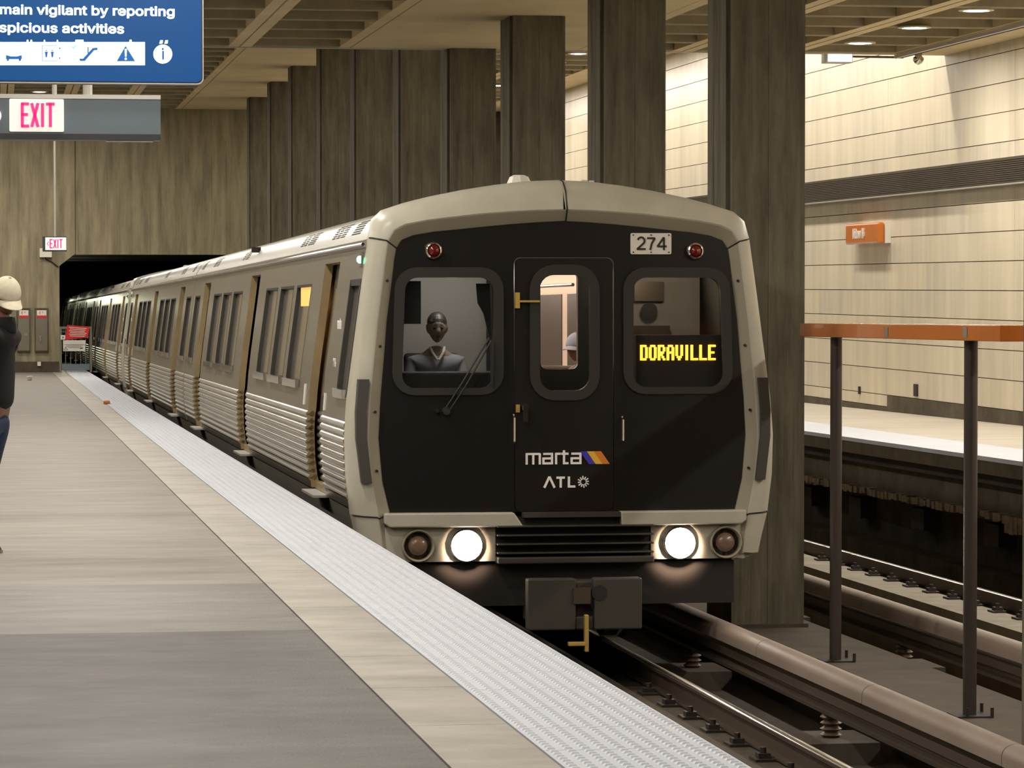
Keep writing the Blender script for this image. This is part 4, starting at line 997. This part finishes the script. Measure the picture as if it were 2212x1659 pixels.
# ================================================================== PEOPLE
def skin(name, V, E, R, m_, parent, sub=2):
    me = bpy.data.meshes.new('t'); me.from_pydata([tuple(v) for v in V], E, []); o = bpy.data.objects.new('t', me)
    COL.objects.link(o)
    mo = o.modifiers.new('k', 'SKIN'); mo.use_smooth_shade = True
    sv = me.skin_vertices[0].data
    for i, r in enumerate(R):
        sv[i].radius = r if isinstance(r, tuple) else (r, r); sv[i].use_root = (i == 0)
    sb = o.modifiers.new('s', 'SUBSURF'); sb.levels = sub; sb.render_levels = sub
    dg = DG(); dg.update(); out = bpy.data.meshes.new_from_object(o.evaluated_get(dg)); bpy.data.objects.remove(o)
    out.materials.clear(); out.materials.append(m_); out.name = name
    return inst(out, name, parent)
def head_mesh(c, pitch, yaw, m_, parent, sc_=1.0, name='head'):
    """skull with jaw, brow, nose, lips and ears; faces +Y before rotation"""
    bm = bmesh.new(); bmesh.ops.create_uvsphere(bm, u_segments=28, v_segments=20, radius=1)
    for v in bm.verts:
        x, y, z = v.co
        X, Y, Z = x*.076, y*.096, z*.118
        if z < 0: X *= 1-.30*(-z)**1.5; Y = Y*(1-.16*(-z)) + (.012*(-z) if y > 0 else .02*(-z))
        if y > .55 and abs(x) < .22 and -.38 < z < .12: Y += .026*(1-abs(x)/.22)*max(0, 1-abs(z+.22)/.36)
        if y > .6 and abs(abs(x)-.38) < .2 and abs(z-.05) < .14: Y -= .010
        if y > .6 and abs(x) < .3 and abs(z+.52) < .07: Y += .006
        if y > .6 and abs(x) < .25 and z < -.75: Y += .008
        if abs(x) > .93 and abs(z+.05) < .28 and abs(y+.05) < .25: X *= 1.16
        v.co = (X, Y, Z)
    M = Matrix.Translation(c) @ Matrix.Rotation(yaw, 4, 'Z') @ Matrix.Rotation(pitch, 4, 'X') @ Matrix.Scale(sc_, 4)
    bm.transform(M); me = bpy.data.meshes.new(name); bm.to_mesh(me); bm.free(); me.materials.append(m_)
    for p in me.polygons: p.use_smooth = True
    h = inst(me, name, parent)
    ey = MB()
    for s in (-1, 1): ey.lathe([(.002, -.012), (.010, -.008), (.013, 0), (.010, .008), (.002, .012)], (s*.029, .082, .008), 'y', 12)
    eme = ey.mesh('eyes', M_blackp); eme.transform(M); inst(eme, 'eyes', h)
    mo = MB().box(-.015, .015, .078, .0885, -.0665, -.062); mm = mo.mesh('mouth', M_signred if m_ is M_skinL else M_shoe); mm.transform(M); inst(mm, 'mouth', h)
    return h, M
def cap_on(M, parent, m_, name='cap'):
    c = MB(); rings = []
    for i in range(9):
        a = (PI/2)*i/8; r = math.cos(a); z = .022+math.sin(a)*.112
        rings.append([(r*.086*math.cos(t), r*.105*math.sin(t)-.003, z) for t in [2*PI*k/24 for k in range(24)]])
    c.loft(rings[:-1]+[[(x*.05, y*.05, .134) for x, y, z in rings[0]]], closed=True, caps=True)
    me = c.mesh(name, m_); me.transform(M)
    for p in me.polygons: p.use_smooth = True
    cp = inst(me, name, parent)
    b = MB(); top, bot = [], []
    n = 14; rowsA = []
    for j in range(5):
        f = j/4; row = []
        for k in range(n+1):
            a = PI*(.08+.84*k/n); rx = .086+.0*f; ry = .100+.078*f
            x = rx*math.cos(a)*(1-.10*f); y = (.100*math.sin(a))*(1-f)+(.178*math.sin(a)**.8)*f
            z = .030-.020*f-.022*(x/.08)**2*1.0
            row.append((x, y, z))
        rowsA.append(row)
    b.loft(rowsA); b.loft([[(x, y, z-.005) for x, y, z in r] for r in rowsA[::-1]])
    b.loft([rowsA[-1], [(x, y, z-.005) for x, y, z in rowsA[-1]]])
    me = b.mesh('brim', m_); me.transform(M)
    for p in me.polygons: p.use_smooth = True
    inst(me, 'brim', cp)
    s = MB().lathe([(.010, 0), (.008, .006), (.001, .008)], (0, -.003, .134), 'z', 10).mesh('button', m_); s.transform(M); inst(s, 'button', cp)
    return cp
def hand(parent, wrist, direction, palm_n, m_, side=1, curl=.5, sc_=1.0):
    """palm and five separate bent fingers grown as one skinned mesh"""
    d = Vector(direction).normalized(); n = Vector(palm_n); n = (n-d*n.dot(d)).normalized(); u = d.cross(n)*side; w_ = Vector(wrist)
    V = [w_, w_+d*.035*sc_, w_+d*.065*sc_]; R = [(.022, .018), (.030, .015), (.032, .014)]; Ed = [(0, 1), (1, 2)]
    for k, (off, ln) in enumerate(((-.030, .068), (-.010, .080), (.011, .075), (.030, .058))):
        base = w_+d*.088*sc_+u*off*sc_; i0 = len(V); V.append(base); R.append(.0095); Ed.append((2, i0)); p = base; dd = d
        for q in range(3):
            a = curl*(.55+.35*q); dd = (d*math.cos(a)+n*math.sin(a)).normalized(); p = p+dd*ln*sc_*(.45, .32, .25)[q]; V.append(p); R.append((.0088, .0082, .0070)[q]); Ed.append((len(V)-2, len(V)-1))
    tb = w_+d*.03*sc_-u*.030*sc_; i0 = len(V); V.append(tb); R.append(.012); Ed.append((1, i0))
    for q, a in enumerate((.5, .25)):
        V.append(V[-1]+(d*math.cos(a)-u*math.sin(a)+n*.25).normalized()*.034*sc_); R.append((.0105, .009)[q]); Ed.append((len(V)-2, len(V)-1))
    return skin('hand', V, Ed, R, m_, parent, 2)

# --- man in the cream cap, standing at the left edge, head bowed over his hands
feet = onplat(-55, 1197)
man = empty('person', feet, 'man in cream baseball cap, black jacket and blue jeans standing with bowed head', 'person', rot=(0, 0, -PI/2-.40))
Vv = Vector
B = dict(pel=Vv((0, .13, .90)), wai=Vv((0, .14, 1.06)), che=Vv((0, .15, 1.26)), nek=Vv((0, .18, 1.43)), hd=Vv((0, .20, 1.50)))
body_V = [B['pel'], B['wai'], B['che'], Vv((0, .175, 1.37)), B['nek'], B['hd']]
body_R = [(.125, .09), (.115, .085), (.13, .09), (.07, .055), (.055, .055), (.052, .055)]
body_E = [(0, 1), (1, 2), (2, 3), (3, 4), (4, 5)]
leg_pts = {}
for s in (-1, 1):
    hip = Vv((s*.085, .125, .88)); kn = Vv((s*.10, .075 if s > 0 else .04, .48)); an = Vv((s*.105, -.02 if s > 0 else -.07, .09)); i0 = len(body_V)
    body_V += [hip, kn, an, an+Vv((0, .11, -.055))]; body_R += [.085, .055, .038, .032]; body_E += [(0, i0), (i0, i0+1), (i0+1, i0+2), (i0+2, i0+3)]; leg_pts[s] = (hip, kn, an)
arm = {}
for s in (-1, 1):
    sh = Vv((s*.16, .15, 1.345)); el = Vv((s*.225, .07, 1.08)); wr2 = Vv((s*.205, -.01, .86)); i0 = len(body_V)
    body_V += [sh, el, wr2]; body_R += [.030, .028, .022]; body_E += [(3, i0), (i0, i0+1), (i0+1, i0+2)]; arm[s] = (sh, el, wr2)
bod = skin('body', body_V, body_E, body_R, M_skin, man)
h_, M = head_mesh(Vv((0, .215, 1.58)), -.50, -.75, M_skin, man); cap_on(M, man, M_cap)
Vj = [Vv((0, .125, .87)), Vv((0, .13, 1.0)), Vv((0, .14, 1.15)), Vv((0, .15, 1.29)), Vv((0, .17, 1.385)), Vv((0, .195, 1.43))]; Rj = [(.170, .135), (.165, .130), (.170, .130), (.178, .140), (.140, .115), (.10, .10)]
Ej = [(0, 1), (1, 2), (2, 3), (3, 4), (4, 5)]
for s in (-1, 1):
    sh, el, wr2 = arm[s]; i0 = len(Vj); Vj += [sh+Vv((-s*.01, 0, -.005)), (sh+el)/2, el, (el+wr2)/2, wr2-(wr2-el).normalized()*.015]; Rj += [.088, .072, .062, .055, .046]; Ej += [(4, i0), (i0, i0+1), (i0+1, i0+2), (i0+2, i0+3), (i0+3, i0+4)]
skin('jacket', Vj, Ej, Rj, M_black, man)
cl_ = MB(); cl_.lathe([(.098, -.04), (.10, .0), (.092, .055), (.080, .055), (.08, .0)], (0, .175, 1.405), 'z', 20); cl_.build('collar', M_black, man, smooth=True)
Vt = [Vv((0, .13, .92)), Vv((0, .125, .86))]; Rt = [(.145, .115), (.15, .12)]; Et = [(0, 1)]
for s in (-1, 1):
    hip, kn, an = leg_pts[s]; i0 = len(Vt); Vt += [hip+Vv((0, 0, -.06)), (hip+kn)/2, kn, (kn+an)/2, an+Vv((0, 0, .01))]; Rt += [.098, .086, .070, .064, .058]; Et += [(1, i0), (i0, i0+1), (i0+1, i0+2), (i0+2, i0+3), (i0+3, i0+4)]
skin('jeans', Vt, Et, Rt, M_jean, man)
for s in (-1, 1):
    an = leg_pts[s][2]; sh_ = MB(); rings = []
    for t, w2, hh in ((-.075, .030, .07), (-.04, .040, .085), (.02, .042, .085), (.08, .046, .06), (.14, .046, .045), (.185, .032, .035), (.20, .012, .02)):
        rings.append([(an.x+w2*math.cos(a), an.y+t, .012+hh*(.5+.5*math.sin(a))) for a in [2*PI*k/14 for k in range(14)]])
    sh_.loft(rings, closed=True, caps=True); so = sh_.build('shoe', M_shoe, man, smooth=True)
    m = MB(); o_ = [(-.08, .036), (0, .046), (.10, .050), (.18, .038), (.207, .014)]; P_ = [(an.x+w2, an.y+t) for t, w2 in o_]+[(an.x-w2, an.y+t) for t, w2 in o_[::-1]]
    m.prism(P_, lambda u, v, t: (u, v, t), 0, .02).build('sole', M_shoeS, so)
for s in (-1, 1):
    sh, el, wr2 = arm[s]; hand(man, wr2, (-s*.05, .18, -1), (-s*1, .1, 0), M_skin, side=s, curl=.45)

# --- seated figures inside the first car
def car_pt(x, y, z):
    bpy.context.view_layer.update(); return car0.matrix_world @ Vector((x, y, z))
def seated(loc, rotz, label, shirt, trous, skinm, arms, cap=None, collar=False, zf=.45, hair=None):
    r = empty('person', loc, label, 'person', rot=(0, 0, rotz)); z = zf
    V = [Vv((0, 0, z+.09)), Vv((0, -.01, z+.28)), Vv((0, 0, z+.46)), Vv((0, .01, z+.56)), Vv((0, .03, z+.66))]; R = [(.16, .12), (.14, .11), (.165, .12), (.12, .085), (.06, .06)]; E_ = [(0, 1), (1, 2), (2, 3), (3, 4)]
    V2, R2, E2_ = [V[0]], [(.16, .12)], []
    for s in (-1, 1):
        i0 = len(V2); kn = Vv((s*.12, .42, z+.08)); an = Vv((s*.12, .44, .07)); V2 += [Vv((s*.09, .06, z+.08)), kn, an, an+Vv((0, .13, -.03))]; R2 += [.085, .065, .045, .035]; E2_ += [(0, i0), (i0, i0+1), (i0+1, i0+2), (i0+2, i0+3)]
    i0 = len(V); Vb = V+[v for v in V2[1:]]; off = len(V)-1
    Eb = E_+[(a if a == 0 else a+off, b+off) for a, b in E2_]; Rb = [tuple(q*.82 for q in (t if isinstance(t, tuple) else (t, t))) for t in R+R2[1:]]
    Va, Ra, Ea = [], [], []
    tips = {}
    for s in (-1, 1):
        sh = Vv((s*.18, .01, z+.52)); el = Vv((s*.24, .10, z+.27)); wr2 = Vv((s*.16, .34, z+.30)); tips[s] = (el, wr2)
        i0 = len(Vb); Vb += [sh, el, wr2]; Rb += [(.05, .05), (.036, .036), (.026, .026)]; Eb += [(3, i0), (i0, i0+1), (i0+1, i0+2)]
    b = skin('body', Vb, Eb, Rb, skinm, r)
    Vs = V[:4]+[Vv((0, .018, z+.61))]; Rs = [(t[0]+.012, t[1]+.012) for t in R[:4]]+[(.085, .08)]; Es = [(0, 1), (1, 2), (2, 3), (3, 4)]
    for s in (-1, 1):
        i0 = len(Vs); Vs += [Vv((s*.18, .01, z+.515)), tips[s][0], tips[s][1]-(tips[s][1]-tips[s][0])*.08]; Rs += [(.075, .075), (.056, .056), (.042, .042)]; Es += [(3, i0), (i0, i0+1), (i0+1, i0+2)]
    skin('shirt', Vs, Es, Rs, shirt, r); skin('trousers', V2, E2_, [(t if isinstance(t, tuple) else (t*1.12, t*1.12)) for t in R2], trous, r)
    h2, M2 = head_mesh(Vv((0, .06, z+.80)), -.12, 0, skinm, r)
    if cap: cap_on(M2, r, cap)
    else:
        hm = MB(); rings = []
        for i in range(7):
            a = (PI/2)*i/6*.98; rings.append([(math.cos(a)*.081*math.cos(t), math.cos(a)*.098*math.sin(t)-.010, .035+math.sin(a)*.090) for t in [2*PI*k/20 for k in range(20)]])
        hm.loft(rings, closed=True, caps=True); me = hm.mesh('hair', M_blackp); me.transform(M2); inst(me, 'hair', r)
    if collar:
        for s in (-1, 1): MB().tube([(s*.058, .07, z+.645), (s*.042, .115, z+.60), (s*.006, .135, z+.545)], .010, 6).build('collar', M_white, r)
    for s in (-1, 1): hand(r, tips[s][1], (-s*.2, .9, -.1), (0, .1, -1), skinm, side=s, curl=.6)
    return r
seated(car_pt(-.85, 1.12, 1.23), PI, 'train operator in blue-grey shirt with white collar seated behind the left windscreen', M_shirt, M_black, M_skinD, 0, collar=True, zf=.56)
st = empty('operator_seat', car_pt(-.85, 1.22, 1.23), 'dark operator seat behind the left windscreen', 'seat')
MB().box(-.24, .24, -.22, .22, .46, .56).build('cushion', M_dark, st, bevel=.03); MB().box(-.22, .22, .17, .26, .56, 1.15).build('backrest', M_dark, st, bevel=.03); MB().cyl((0, 0, 0), (0, 0, .46), .05, 12).build('pedestal', M_chrome, st)
seated(car_pt(.80, 3.9, 1.23), PI-.75, 'passenger in grey cap seated in the saloon, seen through the end door window', M_gcap, M_jean, M_skin, 0, cap=M_gcap, zf=.37)
st = empty('saloon_seat', car_pt(.86, 4.1, 1.23), 'dark saloon seat under the passenger in the grey cap', 'seat')
MB().box(-.45, .45, -.25, .25, .28, .37).build('cushion', M_louv, st, bevel=.02); MB().box(-.45, .45, .22, .30, .37, 1.0).build('backrest', M_louv, st, bevel=.02); MB().box(-.4, .4, -.1, .2, 0, .28).build('seat_base', M_dark, st)
